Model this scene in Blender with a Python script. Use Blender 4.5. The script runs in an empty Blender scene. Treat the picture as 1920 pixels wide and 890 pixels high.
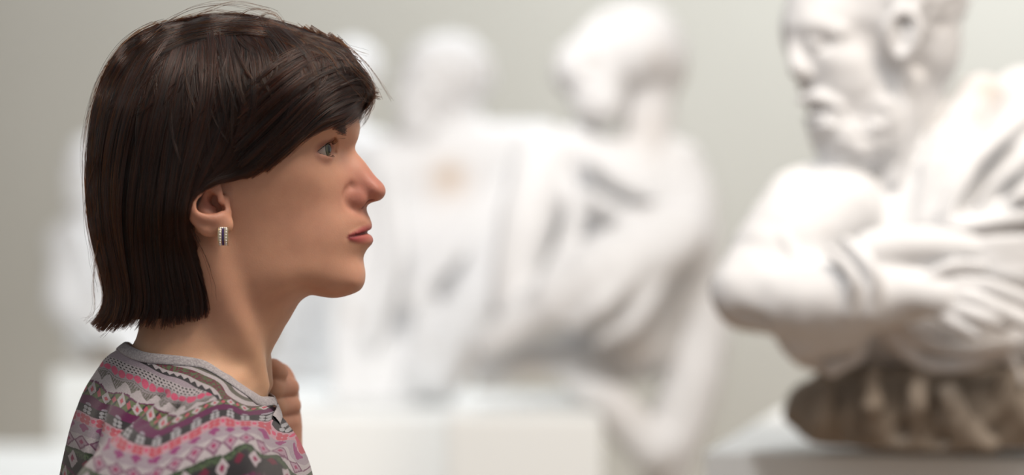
import bpy, math, random
import numpy as np
from mathutils import Vector

# ------------------------------------------------------------------ camera, world, lights
F_PX = 4533.0
CAM_Z = 1.45
FOCUS = 1.745
scene = bpy.context.scene
cam_d = bpy.data.cameras.new('camera')
cam = bpy.data.objects.new('camera', cam_d)
scene.collection.objects.link(cam)
cam.location = (0, 0, CAM_Z)
cam.rotation_euler = (math.pi / 2, 0, 0)
cam_d.sensor_width = 36.0
cam_d.lens = 36.0 * F_PX / 1920.0
cam_d.dof.use_dof = True
cam_d.dof.focus_distance = FOCUS
cam_d.dof.aperture_fstop = 2.5
cam_d.clip_start = 0.05
scene.camera = cam
scene.view_settings.view_transform = 'Standard'
scene.view_settings.look = 'None'
scene.view_settings.gamma = 1.0
scene.view_settings.use_curve_mapping = False
scene.view_settings.exposure = 0.0

world = bpy.data.worlds.new('gallery_ambient')
scene.world = world
world.use_nodes = True
wnt = world.node_tree
bgn = wnt.nodes['Background']
# the rest of the hall: bright beyond her and overhead, dim on the side the picture is taken from
_tc = wnt.nodes.new('ShaderNodeTexCoord'); _dp = wnt.nodes.new('ShaderNodeVectorMath'); _dp.operation = 'DOT_PRODUCT'
_dp.inputs[1].default_value = (.60, .05, .38)
_mr = wnt.nodes.new('ShaderNodeMapRange'); _mr.interpolation_type = 'SMOOTHSTEP'
_mr.inputs[1].default_value = -.7; _mr.inputs[2].default_value = .7; _mr.inputs[3].default_value = .235; _mr.inputs[4].default_value = .42
wnt.links.new(_tc.outputs['Generated'], _dp.inputs[0]); wnt.links.new(_dp.outputs['Value'], _mr.inputs[0]); wnt.links.new(_mr.outputs[0], bgn.inputs[1])
bgn.inputs[0].default_value = (1.0, .965, .93, 1)

def spot(name, loc, target, power, size_deg, radius, color=(1, .97, .93), blend=.6):
    d = bpy.data.lights.new(name, 'SPOT')
    d.energy = power; d.spot_size = math.radians(size_deg); d.spot_blend = blend
    d.shadow_soft_size = radius; d.color = color
    o = bpy.data.objects.new(name, d)
    o.location = loc
    v = Vector(target) - Vector(loc)
    o.rotation_euler = v.to_track_quat('-Z', 'Y').to_euler()
    scene.collection.objects.link(o)
    return o

def area(name, loc, target, power, sx, sy, color=(1, .97, .93)):
    d = bpy.data.lights.new(name, 'AREA')
    d.energy = power; d.shape = 'RECTANGLE'; d.size = sx; d.size_y = sy; d.color = color
    o = bpy.data.objects.new(name, d)
    o.location = loc
    v = Vector(target) - Vector(loc)
    o.rotation_euler = v.to_track_quat('-Z', 'Y').to_euler()
    scene.collection.objects.link(o)
    return o
area('ceiling_panel', (.9, 1.2, 3.6), (.1, 1.9, 1.3), 66, .9, 1.0, (1, .88, .76))
spot('spot_bearded_statue', (-.45, 1.35, 3.6), (.55, 2.75, 1.35), 125, 28, .08, (1, .985, .975))
spot('spot_middle_statue', (-.25, 1.5, 3.2), (.12, 4.0, 1.35), 152, 30, .09, (1, .985, .975))
spot('spot_left_statues', (-.45, 2.2, 3.5), (-.30, 4.9, 1.35), 165, 32, .10, (1, .985, .975))
spot('spot_far_left_statue', (-1.5, 3.0, 3.5), (-1.05, 5.9, 1.3), 105, 30, .10, (1, .985, .975))
area('wall_wash', (1.7, 6.0, 3.7), (1.3, 8, .8), 150, 4.0, .5, (.90, .95, 1))

# ------------------------------------------------------------------ helpers
rng = np.random.default_rng(7)

def W(px, py, Y):
    """a point of the room seen at photo pixel (px, py), Y metres in front of the lens"""
    return np.array([(px - 960.0) / F_PX * Y, Y, CAM_Z - (py - 445.0) / F_PX * Y])

def mesh_object(name, V, quads, mat, parent=None, smooth=True, tris=False):
    me = bpy.data.meshes.new(name)
    n = 3 if tris else 4
    V = np.asarray(V, np.float32); quads = np.asarray(quads, np.int32)
    me.vertices.add(len(V)); me.vertices.foreach_set('co', V.ravel())
    me.loops.add(quads.size); me.loops.foreach_set('vertex_index', quads.ravel())
    me.polygons.add(len(quads))
    me.polygons.foreach_set('loop_start', np.arange(len(quads), dtype=np.int32) * n)
    me.polygons.foreach_set('use_smooth', np.full(len(quads), smooth))
    me.update(calc_edges=True)
    me.validate()
    if mat: me.materials.append(mat)
    o = bpy.data.objects.new(name, me)
    scene.collection.objects.link(o)
    if parent is not None: set_parent(o, parent)
    return o

def set_parent(o, parent):
    bpy.context.view_layer.update()
    o.parent = parent
    o.matrix_parent_inverse = parent.matrix_world.inverted()

def attr(o, name, vals):
    vals = np.asarray(vals, np.float32)
    if vals.ndim == 1:
        a = o.data.attributes.new(name, 'FLOAT', 'POINT'); a.data.foreach_set('value', vals)
    else:
        if vals.shape[1] == 3: vals = np.hstack([vals, np.ones((len(vals), 1), np.float32)])
        a = o.data.attributes.new(name, 'FLOAT_COLOR', 'POINT'); a.data.foreach_set('color', vals.ravel())

def tag(o, label=None, cat=None, group=None, kind=None):
    if label: o['label'] = label
    if cat: o['category'] = cat
    if group: o['group'] = group
    if kind: o['kind'] = kind
    return o

# ---- signed distances
def smin(a, b, k):
    h = np.clip(0.5 + 0.5 * (b - a) / k, 0, 1)
    return b + (a - b) * h - k * h * (1 - h)
def smax(a, b, k): return -smin(-a, -b, k)
def ell(P, c, r, R=None):
    p = P - np.asarray(c, np.float32)
    if R is not None: p = p @ np.asarray(R, np.float32)          # columns of R = local axes
    r = np.asarray(r, np.float32)
    k0 = np.sqrt(((p / r) ** 2).sum(1)); k1 = np.sqrt(((p / (r * r)) ** 2).sum(1)) + 1e-9
    return k0 * (k0 - 1) / k1
def cap(P, a, b, ra, rb):
    a = np.asarray(a, np.float32); b = np.asarray(b, np.float32)
    ab = b - a; t = np.clip(((P - a) @ ab) / max(float(ab @ ab), 1e-9), 0, 1)
    q = P - a - t[:, None] * ab
    return np.sqrt((q * q).sum(1)) - (ra + (rb - ra) * t)
def chain(P, pts, rad, k=None):
    d = None
    for i in range(len(pts) - 1):
        e = cap(P, pts[i], pts[i + 1], rad[i], rad[i + 1])
        d = e if d is None else (np.minimum(d, e) if not k else smin(d, e, k))
    return d
def spline(pts, n=5):
    """Catmull-Rom through pts (columns may carry radii too)"""
    pts = np.asarray(pts, float); out = []
    Q = np.vstack([2 * pts[0] - pts[1], pts, 2 * pts[-1] - pts[-2]])
    for i in range(1, len(Q) - 2):
        for t in np.linspace(0, 1, n, endpoint=False):
            p0, p1, p2, p3 = Q[i - 1], Q[i], Q[i + 1], Q[i + 2]
            out.append(.5 * (2 * p1 + (p2 - p0) * t + (2 * p0 - 5 * p1 + 4 * p2 - p3) * t * t + (3 * p1 - p0 - 3 * p2 + p3) * t ** 3))
    out.append(pts[-1])
    return np.array(out)
def euler(rx, ry, rz):
    cx, sx, cy, sy, cz, sz = math.cos(rx), math.sin(rx), math.cos(ry), math.sin(ry), math.cos(rz), math.sin(rz)
    X = np.array([[1, 0, 0], [0, cx, -sx], [0, sx, cx]]); Y = np.array([[cy, 0, sy], [0, 1, 0], [-sy, 0, cy]])
    Z = np.array([[cz, -sz, 0], [sz, cz, 0], [0, 0, 1]])
    return (Z @ Y @ X).astype(np.float32)
def vnoise(P, s, seed=0):
    """smooth value noise, -1..1, feature size s"""
    q = P / s + seed * 17.31
    i = np.floor(q).astype(np.int64); f = (q - i).astype(np.float32); f = f * f * (3 - 2 * f)
    def h(a, b, c):
        n = (a * 73856093) ^ (b * 19349663) ^ (c * 83492791) ^ (seed * 2654435)
        n = (n ^ (n >> 13)) * 1274126177 & 0x7fffffff
        return (n % 65536).astype(np.float32) / 32768 - 1
    r = 0
    for dx in (0, 1):
        for dy in (0, 1):
            for dz in (0, 1):
                w = (f[:, 0] if dx else 1 - f[:, 0]) * (f[:, 1] if dy else 1 - f[:, 1]) * (f[:, 2] if dz else 1 - f[:, 2])
                r = r + w * h(i[:, 0] + dx, i[:, 1] + dy, i[:, 2] + dz)
    return r

def axis(segs):
    """segs: [(start, stop, step), ...] contiguous -> coordinates of a rectilinear grid"""
    out = []
    for a, b, s in segs:
        n = max(1, int(round((b - a) / s)))
        out.append(np.linspace(a, b, n, endpoint=False))
    return np.concatenate(out + [[segs[-1][1]]]).astype(np.float32)

def polygonise(f, xs, ys, zs, step=4, slack=1.0):
    """surface nets of f(P)<0 on a rectilinear grid, evaluated only near the surface"""
    def pad(a):
        n = (-(len(a) - 1)) % step
        return np.concatenate([a, a[-1] + (a[-1] - a[-2]) * np.arange(1, n + 1)]).astype(np.float32) if n else a
    xs, ys, zs = pad(xs), pad(ys), pad(zs)
    cx, cy, cz = xs[::step], ys[::step], zs[::step]
    G = np.stack(np.meshgrid(cx, cy, cz, indexing='ij'), -1).reshape(-1, 3)
    C = np.concatenate([f(G[i:i + 400000]) for i in range(0, len(G), 400000)]).reshape(len(cx), len(cy), len(cz))
    dx = np.diff(cx)[:, None, None]; dy = np.diff(cy)[None, :, None]; dz = np.diff(cz)[None, None, :]
    diag = np.sqrt(dx * dx + dy * dy + dz * dz) * slack
    cor = np.stack([C[a:C.shape[0] - 1 + a, b:C.shape[1] - 1 + b, c:C.shape[2] - 1 + c] for a in (0, 1) for b in (0, 1) for c in (0, 1)])
    act = (np.abs(cor).min(0) < diag) | ((cor.min(0) < 0) & (cor.max(0) > 0))
    near = np.zeros((len(xs), len(ys), len(zs)), bool)
    bi, bj, bk = np.nonzero(act)
    for a in range(step + 1):
        for b in range(step + 1):
            for c in range(step + 1):
                near[bi * step + a, bj * step + b, bk * step + c] = True
    Fv = np.repeat(np.repeat(np.repeat(np.where(C < 0, -9., 9.).astype(np.float32), step, 0), step, 1), step, 2)[:len(xs), :len(ys), :len(zs)].copy()
    I, J, K = np.nonzero(near)
    P = np.stack([xs[I], ys[J], zs[K]], 1)
    vals = np.empty(len(P), np.float32)
    for s in range(0, len(P), 400000): vals[s:s + 400000] = f(P[s:s + 400000])
    Fv[I, J, K] = vals
    S = Fv < 0
    A = np.zeros(tuple(n - 1 for n in S.shape), bool)
    s0 = S[:-1, :-1, :-1]
    for a in (0, 1):
        for b in (0, 1):
            for c in (0, 1):
                A |= S[a:S.shape[0] - 1 + a, b:S.shape[1] - 1 + b, c:S.shape[2] - 1 + c] != s0
    i, j, k = np.nonzero(A)
    n = len(i); acc = np.zeros((n, 3)); cnt = np.zeros(n)
    co = {}
    for a in (0, 1):
        for b in (0, 1):
            for c in (0, 1):
                co[a, b, c] = (Fv[i + a, j + b, k + c], np.stack([xs[i + a], ys[j + b], zs[k + c]], 1))
    keys = list(co)
    for u in keys:
        for v in keys:
            if v > u and sum(abs(p - q) for p, q in zip(u, v)) == 1:
                fa, pa = co[u]; fb, pb = co[v]
                m = (fa < 0) != (fb < 0)
                t = np.where(m, fa / np.where(m, fa - fb, 1), 0)
                acc += np.where(m[:, None], pa + (pb - pa) * t[:, None], 0); cnt += m
    V = acc / cnt[:, None]
    idx = np.full(A.shape, -1, np.int32); idx[i, j, k] = np.arange(n)
    Q = []
    ex = np.argwhere(S[:-1, 1:-1, 1:-1] != S[1:, 1:-1, 1:-1]); a, b, c = ex[:, 0], ex[:, 1] + 1, ex[:, 2] + 1
    q = np.stack([idx[a, b - 1, c - 1], idx[a, b, c - 1], idx[a, b, c], idx[a, b - 1, c]], 1); fl = ~S[a, b, c]; q[fl] = q[fl][:, ::-1]; Q.append(q)
    ex = np.argwhere(S[1:-1, :-1, 1:-1] != S[1:-1, 1:, 1:-1]); a, b, c = ex[:, 0] + 1, ex[:, 1], ex[:, 2] + 1
    q = np.stack([idx[a - 1, b, c - 1], idx[a - 1, b, c], idx[a, b, c], idx[a, b, c - 1]], 1); fl = ~S[a, b, c]; q[fl] = q[fl][:, ::-1]; Q.append(q)
    ex = np.argwhere(S[1:-1, 1:-1, :-1] != S[1:-1, 1:-1, 1:]); a, b, c = ex[:, 0] + 1, ex[:, 1] + 1, ex[:, 2]
    q = np.stack([idx[a - 1, b - 1, c], idx[a, b - 1, c], idx[a, b, c], idx[a - 1, b, c]], 1); fl = ~S[a, b, c]; q[fl] = q[fl][:, ::-1]; Q.append(q)
    Q = np.vstack(Q)
    return V, Q[(Q >= 0).all(1)]

# ---- lateral half-width fields: a body seen from the side, |y| = sqrt(q(x, z))
class Inflate:
    clip = None
    def __init__(self, ctrl, box, h=0.0015, lam=0.0):
        """ctrl rows (x, z, w): half width w at side-view position (x, z); w <= 0 marks outline/outside"""
        c = np.asarray(ctrl, float)
        S = 10.0                                         # decimetre units
        X = c[:, :2] * S; q = np.where(c[:, 2] > 0, c[:, 2] ** 2, c[:, 2] * 0.05) * S * S
        def phi(r): return np.where(r > 1e-9, r * r * np.log(np.maximum(r, 1e-9)), 0)
        n = len(X); D = np.linalg.norm(X[:, None] - X[None], axis=2)
        M = np.zeros((n + 3, n + 3)); M[:n, :n] = phi(D) + lam * np.diag(np.where(c[:, 2] > 0, 1.0, 0.0))
        M[:n, n] = 1; M[:n, n + 1:] = X; M[n, :n] = 1; M[n + 1:, :n] = X.T
        sol = np.linalg.lstsq(M, np.concatenate([q, [0, 0, 0]]), rcond=None)[0]
        self.x0, self.x1, self.z0, self.z1 = box; self.h = h
        gx = np.arange(self.x0, self.x1 + h, h); gz = np.arange(self.z0, self.z1 + h, h)
        q2 = np.zeros((len(gx), len(gz)))
        ZZ = gz * S
        for i, x in enumerate(gx):
            r = np.hypot(x * S - X[:, 0][:, None], ZZ[None] - X[:, 1][:, None])
            q2[i] = sol[:n] @ phi(r) + sol[n] + sol[n + 1] * x * S + sol[n + 2] * ZZ
        self.q = (q2 / S / S).astype(np.float32)
        gxq, gzq = np.gradient(self.q, h)
        self.g = np.hypot(gxq, gzq).astype(np.float32)
    def _at(self, A, x, z):
        u = np.clip((x - self.x0) / self.h, 0, A.shape[0] - 1.001); v = np.clip((z - self.z0) / self.h, 0, A.shape[1] - 1.001)
        i = u.astype(int); j = v.astype(int); a = u - i; b = v - j
        return A[i, j] * (1 - a) * (1 - b) + A[i + 1, j] * a * (1 - b) + A[i, j + 1] * (1 - a) * b + A[i + 1, j + 1] * a * b
    def width(self, x, z): return np.sqrt(np.maximum(self._at(self.q, x, z), 0))
    def sdf(self, P, yc, lim=0.05):
        x, z = P[:, 0], P[:, 2]; y = P[:, 1] - yc
        q = self._at(self.q, x, z); g = self._at(self.g, x, z)
        if self.clip is not None: q = np.where(x > np.interp(z, *self.clip), -.01, q)
        d = (y * y - q) / np.sqrt(4 * y * y + g * g + 1e-4)
        out = np.maximum(np.maximum(self.x0 - x, x - self.x1), np.maximum(self.z0 - z, z - self.z1))
        return np.maximum(np.clip(d, -lim, lim * 4), out)

# ------------------------------------------------------------------ node helpers
def material(name):
    m = bpy.data.materials.new(name); m.use_nodes = True
    return m, m.node_tree, m.node_tree.nodes['Principled BSDF']
def nnew(nt, kind, **kw):
    n = nt.nodes.new(kind)
    for k, v in kw.items(): setattr(n, k, v)
    return n
def noise(nt, scale, detail=4, rough=.5, coord='Object'):
    tc = nnew(nt, 'ShaderNodeTexCoord'); n = nnew(nt, 'ShaderNodeTexNoise')
    n.inputs['Scale'].default_value = scale; n.inputs['Detail'].default_value = detail; n.inputs['Roughness'].default_value = rough
    nt.links.new(tc.outputs[coord], n.inputs['Vector'])
    return n
def bump(nt, bsdf, height, strength, dist):
    b = nnew(nt, 'ShaderNodeBump'); b.inputs['Strength'].default_value = strength; b.inputs['Distance'].default_value = dist
    nt.links.new(height, b.inputs['Height']); nt.links.new(b.outputs[0], bsdf.inputs['Normal'])
    return b
def ramp(nt, fac, stops, interp='LINEAR'):
    r = nnew(nt, 'ShaderNodeValToRGB'); r.color_ramp.interpolation = interp
    e = r.color_ramp.elements
    while len(e) < len(stops): e.new(0.5)
    for s, (p, c) in zip(e, stops): s.position = p; s.color = (*c, 1)
    nt.links.new(fac, r.inputs[0])
    return r

# ------------------------------------------------------------------ the woman: head, neck, torso, hand
Y0 = 1.78                                                # her mid plane, metres from the lens
def S3(px, py, w):                                       # (px, py) with lateral offset w mm towards the camera -> world
    return W(px, py, Y0 - w / 1000.0)
def ctrl(rows):
    return [(lambda p, w: (p[0], p[2], w / 1000.0))(S3(x, y, max(w, 0)), w) for x, y, w in rows]

face_line = [(672,219),(675,235),(674,247),(671,260),(667,270),(665.5,277),(669,286),(675,293),(684,303),(692,314),(700,325),(706,332),(712,338),(717.5,346),(720.5,354),(720,362),(716,369),(708,375),(698,379),(690,384),
    (687.5,390),(689,398),(692,405),(694.7,411.5),(695.5,420),(692.5,429),(688,435),(693,440),(697,449.6),(695,458.6),(688,468),(682.7,478),(681.5,486),(683,497),(685,508),(685,520),(683,531),
    (677,542),(668,548),(655,553),(640,557),(627,558.5),(612,557.5),(598,555),(585,553),(575,556),(562,566),(552,582),(543,598),(533,614),(522,635),(512,653),(503,676),(495,702),(493,727),(497,745),(505,770)]
skull_line = [(669,200),(662,175),(650,148),(628,118),(596,92),(550,72),(500,62),(450,58),(400,59),(340,70),(285,92),(238,130),(206,180),(194,240),(196,300),(206,350),(224,400),(242,450),(256,500),(263,555),(262,610),(250,650),(228,690),(205,740)]
widths = {
 100: [(560,30),(480,47),(400,50),(320,46),(268,26)],
 140: [(625,26),(590,44),(520,58),(440,65),(350,64),(270,50),(235,28)],
 190: [(657,22),(640,36),(600,52),(520,65),(420,72),(320,70),(250,56),(215,30)],
 219: [(664,20),(650,34),(630,45),(600,54)],
 240: [(667,18),(656,29),(642,38),(622,47),(585,57),(510,67),(400,72),(300,70),(230,50)],
 262: [(662,9),(650,17),(638,25),(622,36),(604,45),(580,53),(540,60),(480,66)],
 281: [(660,7.5),(651,11),(640,15),(628,23),(612,35),(596,43),(572,51),(540,58),(480,65),(400,67),(300,69),(225,45)],
 298: [(673,7.5),(663,10),(650,13),(638,18),(622,30),(602,42),(575,51.5)],
 311: [(684,8.5),(672,11),(655,14.5),(640,20),(624,31),(600,43.5),(570,53),(540,59),(480,65),(400,66)],
 330: [(697,9),(682,12),(666,15),(650,19.5),(636,27),(612,39),(580,50),(540,57.5),(480,64)],
 345: [(710,8.5),(697,11),(680,12.5),(663,15.5),(650,20),(634,28),(606,40.5),(570,51),(480,62.5),(400,65),(300,66),(235,42)],
 359: [(712,8),(700,10),(685,12.5),(668,15),(652,19.5),(634,28),(604,40),(560,51),(480,61.5)],
 374: [(700,7),(690,9.5),(675,13.5),(658,17.5),(644,23),(628,29),(600,39)],
 392: [(680,7.5),(668,11.8),(652,18.8),(632,28),(600,38),(560,47.5),(500,56.5),(400,63),(320,62),(260,48)],
 412: [(686,10),(675,16),(660,21.5),(640,28),(600,38),(560,46),(500,55),(430,59)],
 436: [(681,9),(670,16.5),(656,22.5),(640,28),(600,37.5),(560,45.5),(500,54),(430,57),(330,56),(280,46)],
 452: [(687,9),(676,15.5),(662,21),(645,26.5),(620,33)],
 480: [(674,10),(660,16.5),(640,24),(600,34.5),(550,43.5),(500,51),(450,55),(380,54),(310,48)],
 515: [(676,10.5),(660,18),(640,24),(600,33.5),(550,42.5),(500,49),(455,53),(380,51.5),(320,46)],
 538: [(666,10.5),(650,16),(620,24),(580,33),(540,41),(500,46.5),(450,50),(380,50)],
 551: [(636,8),(612,15),(588,20),(562,29),(530,38),(490,44)],
 575: [(540,17),(515,29),(480,39),(430,46),(370,49),(310,42),(280,25)],
 612: [(520,17),(500,27.5),(460,40),(420,46),(370,49),(315,46),(283,30)],
 660: [(492,17),(472,29),(435,42),(380,50),(320,53),(275,40)],
 710: [(480,18),(460,31),(420,45),(370,54),(300,57),(245,42)],
 }
rows = [(x, y, 0) for x, y in spline(face_line, 3)] + [(x, y, 0) for x, y in spline(skull_line, 2)]
for y, r in widths.items(): rows += [(x, y, w) for x, w in r]
# a few points outside the outline keep the field negative there
rows += [(740, 250, -60), (775, 340, -90), (740, 420, -60), (740, 500, -80), (640, 620, -70), (750, 640, -200), (740, 720, -260), (620, 740, -120), (800, 480, -200), (800, 150, -200), (560, 680, -50), (130, 300, -90), (150, 150, -90), (300, 20, -90), (500, 10, -90), (680, 60, -90), (130, 500, -90), (170, 650, -60)]
HEAD = Inflate(ctrl(rows), (-0.345, -0.075, 1.33, 1.63), lam=.02)

torso_rows = [(233,655,0),(205,668,0),(186,692,0),(163,728,0),(148,765,0),(137,800,0),(127,845,0),(119,885,0),(113,930,0),(112,1000,0),(118,1100,0),(130,1250,0),
  (500,745,0),(516,768,0),(532,788,0),(556,820,0),(569,845,0),(579,870,0),(585,895,0),(592,950,0),(600,1000,0),(600,1100,0),(590,1250,0)]
tw = {
 690: [(215,28),(250,44),(300,57),(350,62),(400,60),(440,48),(470,32)],
 725: [(180,26),(225,55),(290,76),(350,86),(410,84),(455,64),(485,34)],
 765: [(165,40),(215,82),(280,108),(350,120),(410,117),(465,88),(497,45)],
 805: [(155,55),(210,105),(280,135),(350,147),(420,145),(480,112),(518,58)],
 850: [(148,70),(205,124),(280,157),(350,168),(430,166),(500,128),(536,72)],
 900: [(145,82),(200,135),(280,168),(350,178),(430,176),(510,135),(552,75)],
 970: [(150,95),(200,140),(280,170),(350,178),(430,176),(520,145),(575,80)],
 1100: [(170,90),(230,120),(350,145),(480,135),(570,80)],
 1250: [(180,90),(240,120),(350,140),(480,130),(560,80)],
}
trow = [(x, y, 0) for x, y in spline([p[:2] for p in torso_rows[:12]], 3)] + [(x, y, 0) for x, y in spline([p[:2] for p in torso_rows[12:]], 3)]
for y, r in tw.items(): trow += [(x, y, w) for x, w in r]
trow += [(60, 800, -90), (60, 1000, -90), (60, 1200, -90), (660, 800, -90), (700, 1000, -90), (680, 1200, -90), (120, 640, -80), (600, 700, -80), (350, 560, -200), (640, 740, -200), (720, 680, -300), (720, 780, -300), (740, 900, -200), (560, 640, -300), (780, 1200, -100)]
TORSO = Inflate(ctrl(trow), (-0.40, -0.06, 1.09, 1.42), h=0.002)

def mirror(P):                                           # fold the far side onto the near side
    M = P.copy(); M[:, 1] = Y0 - np.abs(P[:, 1] - Y0); return M

EYE = S3(589.5, 281, 31.5)
EYE_R = 0.0119
def plane(P, a, b, c):
    n = np.cross(b - a, c - a); n /= np.linalg.norm(n)
    return (P - a) @ n.astype(np.float32) - 0
C_OUT, C_IN = S3(592.5, 285, 44.5), S3(634, 289, 18)
LID_U, LID_L = S3(619, 268.5, 32), S3(623, 292, 31)
UP_LIP = np.array([(*S3(689.5, 423.5, 0), .0030), (*S3(683, 427.5, 8), .0030), (*S3(670, 436, 16.0), .0021), (*S3(656, 442.5, 22.5), .0010)])
LO_LIP = np.array([(*S3(690, 449.5, 0), .0036), (*S3(683.5, 449.5, 8), .0037), (*S3(670, 448.5, 15.5), .0028), (*S3(656, 445.5, 23), .0012)])
MOUTH = np.array([S3(693, 435, 0), S3(686, 435.5, 7), S3(676, 438.5, 14), S3(664, 442, 20), S3(651, 445, 26)])
def face(P):
    """head and neck, P already folded to the near side"""
    d = HEAD.sdf(P, Y0)
    # ball of the cheek, brow bone, nose wing
    d = smin(d, ell(P, S3(668, 372, 11.6), (.0078, .0052, .0068), euler(0, .35, 0)), .005)
    d = smin(d, ell(P, S3(706, 359, 3), (.0048, .0066, .0050)), .005)
    for pts, k in ((UP_LIP, .0025), (LO_LIP, .0025)):
        s = spline(pts, 4); d = smin(d, chain(P, s[:, :3], s[:, 3]), k)
    g = spline(MOUTH, 4)
    d = smax(d, -(chain(P, g, [.0007] * len(g))), .0022)
    # groove behind the nose wing, philtrum side, fold under the lower lip
    g = spline([S3(659, 348, 17.5), S3(650, 357, 20.5), S3(647.5, 370, 22), S3(652, 382, 21), S3(661, 390, 18)], 4)
    d = smax(d, -(chain(P, g, [.0006, *[.0004] * (len(g) - 2), .0002])), .006)
    d = smax(d, -chain(P, [S3(676, 385.5, 10.2), S3(686, 380, 8.8), S3(698, 376, 7)], [.0017, .0021, .0012]), .0013)
    # eye: lids as a shell around the ball, lid crease, opening
    r = np.sqrt(((P - EYE.astype(np.float32)) ** 2).sum(1))
    d = smin(d, r - .0137, .0026)
    pu = plane(P, C_OUT, C_IN, LID_U); pl = plane(P, C_OUT, C_IN, LID_L)
    cen = np.array([S3(621, 281, 31)], np.float32)
    if plane(cen, C_OUT, C_IN, LID_U)[0] > 0: pu = -pu
    if plane(cen, C_OUT, C_IN, LID_L)[0] > 0: pl = -pl
    e0, e1 = S3(593, 283.5, 45), S3(615, 267.5, 33)
    pa = plane(P, e0, e1, e1 + np.array([0, -.01, 0]))
    if plane(cen, e0, e1, e1 + np.array([0, -.01, 0]))[0] > 0: pa = -pa
    wedge = np.maximum(np.maximum(np.maximum(pu, pa), pl), r - .0175)
    d = smax(d, -wedge, .0009)
    # sternomastoid and the hollow at the base of the neck
    g = spline(np.array([(*S3(395, 475, 52), .011), (*S3(430, 580, 43), .011), (*S3(462, 650, 31), .009), (*S3(488, 722, 15), .006)]), 4)
    d = smin(d, chain(P, g[:, :3], g[:, 3]), .012)
    # ear
    e = ell(P, S3(386, 383, 69), (.0125, .0040, .021), euler(0, .18, -.22))
    h = spline(np.array([(*S3(405, 352, 70), .002), (*S3(396, 330, 74), .0028), (*S3(374, 322, 76), .003), (*S3(355, 337, 78), .003), (*S3(349, 365, 78.5), .003), (*S3(353, 395, 78), .0028), (*S3(366, 415, 78), .0028), (*S3(384, 430, 77), .003)]), 4)
    e = smin(e, chain(P, h[:, :3], h[:, 3]), .003)
    h = spline(np.array([(*S3(398, 345, 72), .002), (*S3(378, 358, 77), .003), (*S3(363, 378, 80), .0033), (*S3(365, 397, 80), .0034), (*S3(381, 408, 79), .0036), (*S3(402, 410, 77), .0034), (*S3(415, 404, 74), .003)]), 4)
    e = smin(e, chain(P, h[:, :3], h[:, 3]), .003)
    e = smin(e, ell(P, S3(403, 424, 74.5), (.0105, .0042, .0072), euler(0, -.25, .1)), .005)
    e = smin(e, ell(P, S3(424, 421, 70.5), (.0052, .0052, .0066)), .004)
    e = smin(e, cap(P, S3(423, 372, 65), S3(425, 396, 67), .0026, .0032), .006)
    d = smin(d, e, .0035)
    d = smax(d, -chain(P, [S3(381, 385, 77), S3(398, 389, 74), S3(413, 392, 70)], [.0060, .0048, .0030]), .0018)
    d = smax(d, -cap(P, S3(390, 368, 77), S3(402, 376, 69), .0036, .0036), .002)
    d = smax(d, -cap(P, S3(438, 430, 69), S3(437, 414, 68.5), .0007, .0004), .0016)
    return d

# the raised left fist beyond her neck: D = Y0 + .06
def H3(px, py, far): return W(px, py, Y0 + far / 1000.0)
def hand(P):
    d = ell(P, H3(522, 768, 66), (.016, .014, .036), euler(0, .06, 0))              # palm
    d = smin(d, cap(P, H3(514, 810, 66), H3(524, 900, 68), .0195, .0205), .012)     # wrist
    fingers = [(727, .0078, 0), (760, .0080, 3), (792, .0077, 1), (820, .0070, -4)]
    for y, r, dx in fingers:
        mcp = H3(526 + dx, y + 4, 82); pip = H3(541 + dx, y, 60); dip = H3(514 + dx, y + 3, 46); tip = H3(498 + dx, y + 5, 54)
        d = smin(d, chain(P, [mcp, pip, dip, tip], [r * 1.12, r * 1.0, r * .98, r * .85], .002), .0012)
    th = [H3(508, 752, 64), H3(503, 712, 56), H3(510, 694, 52), H3(521, 698, 50)]
    d = smin(d, chain(P, th, [.011, .0095, .0085, .0078], .003), .0026)
    return d

def torso(P):                                            # the far shoulder is drawn slightly back
    M = P.copy(); M[:, 0] += .30 * np.maximum(P[:, 1] - Y0, 0)
    return TORSO.sdf(M, Y0)
def arm_shapes(P, off):
    """both arms; near arm hangs, far forearm is raised in front of the chest"""
    d = chain(P, [(-.245, Y0 - .158, 1.255), (-.255, Y0 - .205, .985), (-.165, Y0 - .19, .76)], [.046 + off, .038 + off, .026 + off], .02)
    e = chain(P, [(-.288, Y0 + .152, 1.25), (-.265, Y0 + .195, .995)], [.046 + off, .038 + off])
    e = smin(e, cap(P, (-.265, Y0 + .195, .995), W(522, 905, Y0 + .07), .036 + off, .0205 + off), .02)
    return d, e
def lower(P, off):
    M = mirror(P)
    d = ell(P, (-.245, Y0, 1.08), (.090 + off, .13 + off, .20))
    d = smin(d, ell(P, (-.245, Y0, .90), (.115 + off, .165 + off, .14)), .06)
    leg = chain(M, [(-.24, Y0 - .088, .86), (-.235, Y0 - .09, .47), (-.255, Y0 - .09, .08)], [.085 + off, .055 + off, .038 + off], .03)
    return d, leg
def body(P):
    P = P.astype(np.float32)
    out = np.empty(len(P), np.float32)
    hi = P[:, 2] > 1.30
    M = mirror(P)
    d = np.full(len(P), 1.0, np.float32)
    up = P[:, 2] > 1.30
    if up.any(): d[up] = face(M[up])
    t = torso(P) + .007
    d = smin(d, t, .016)
    lo, leg = lower(P, 0)
    d = smin(d, lo, .04); d = smin(d, leg, .03)
    na, fa = arm_shapes(P, 0)
    d = smin(d, na, .02); d = smin(d, fa, .02)
    d = smin(d, smin(hand(P), cap(P, (-.16, Y0 - .19, .75), (-.15, Y0 - .185, .68), .024, .018), .01), .004)
    d = smin(d, chain(M, [(-.26, Y0 - .09, .06), (-.16, Y0 - .10, .035)], [.035, .03]), .02)
    return d

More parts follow.
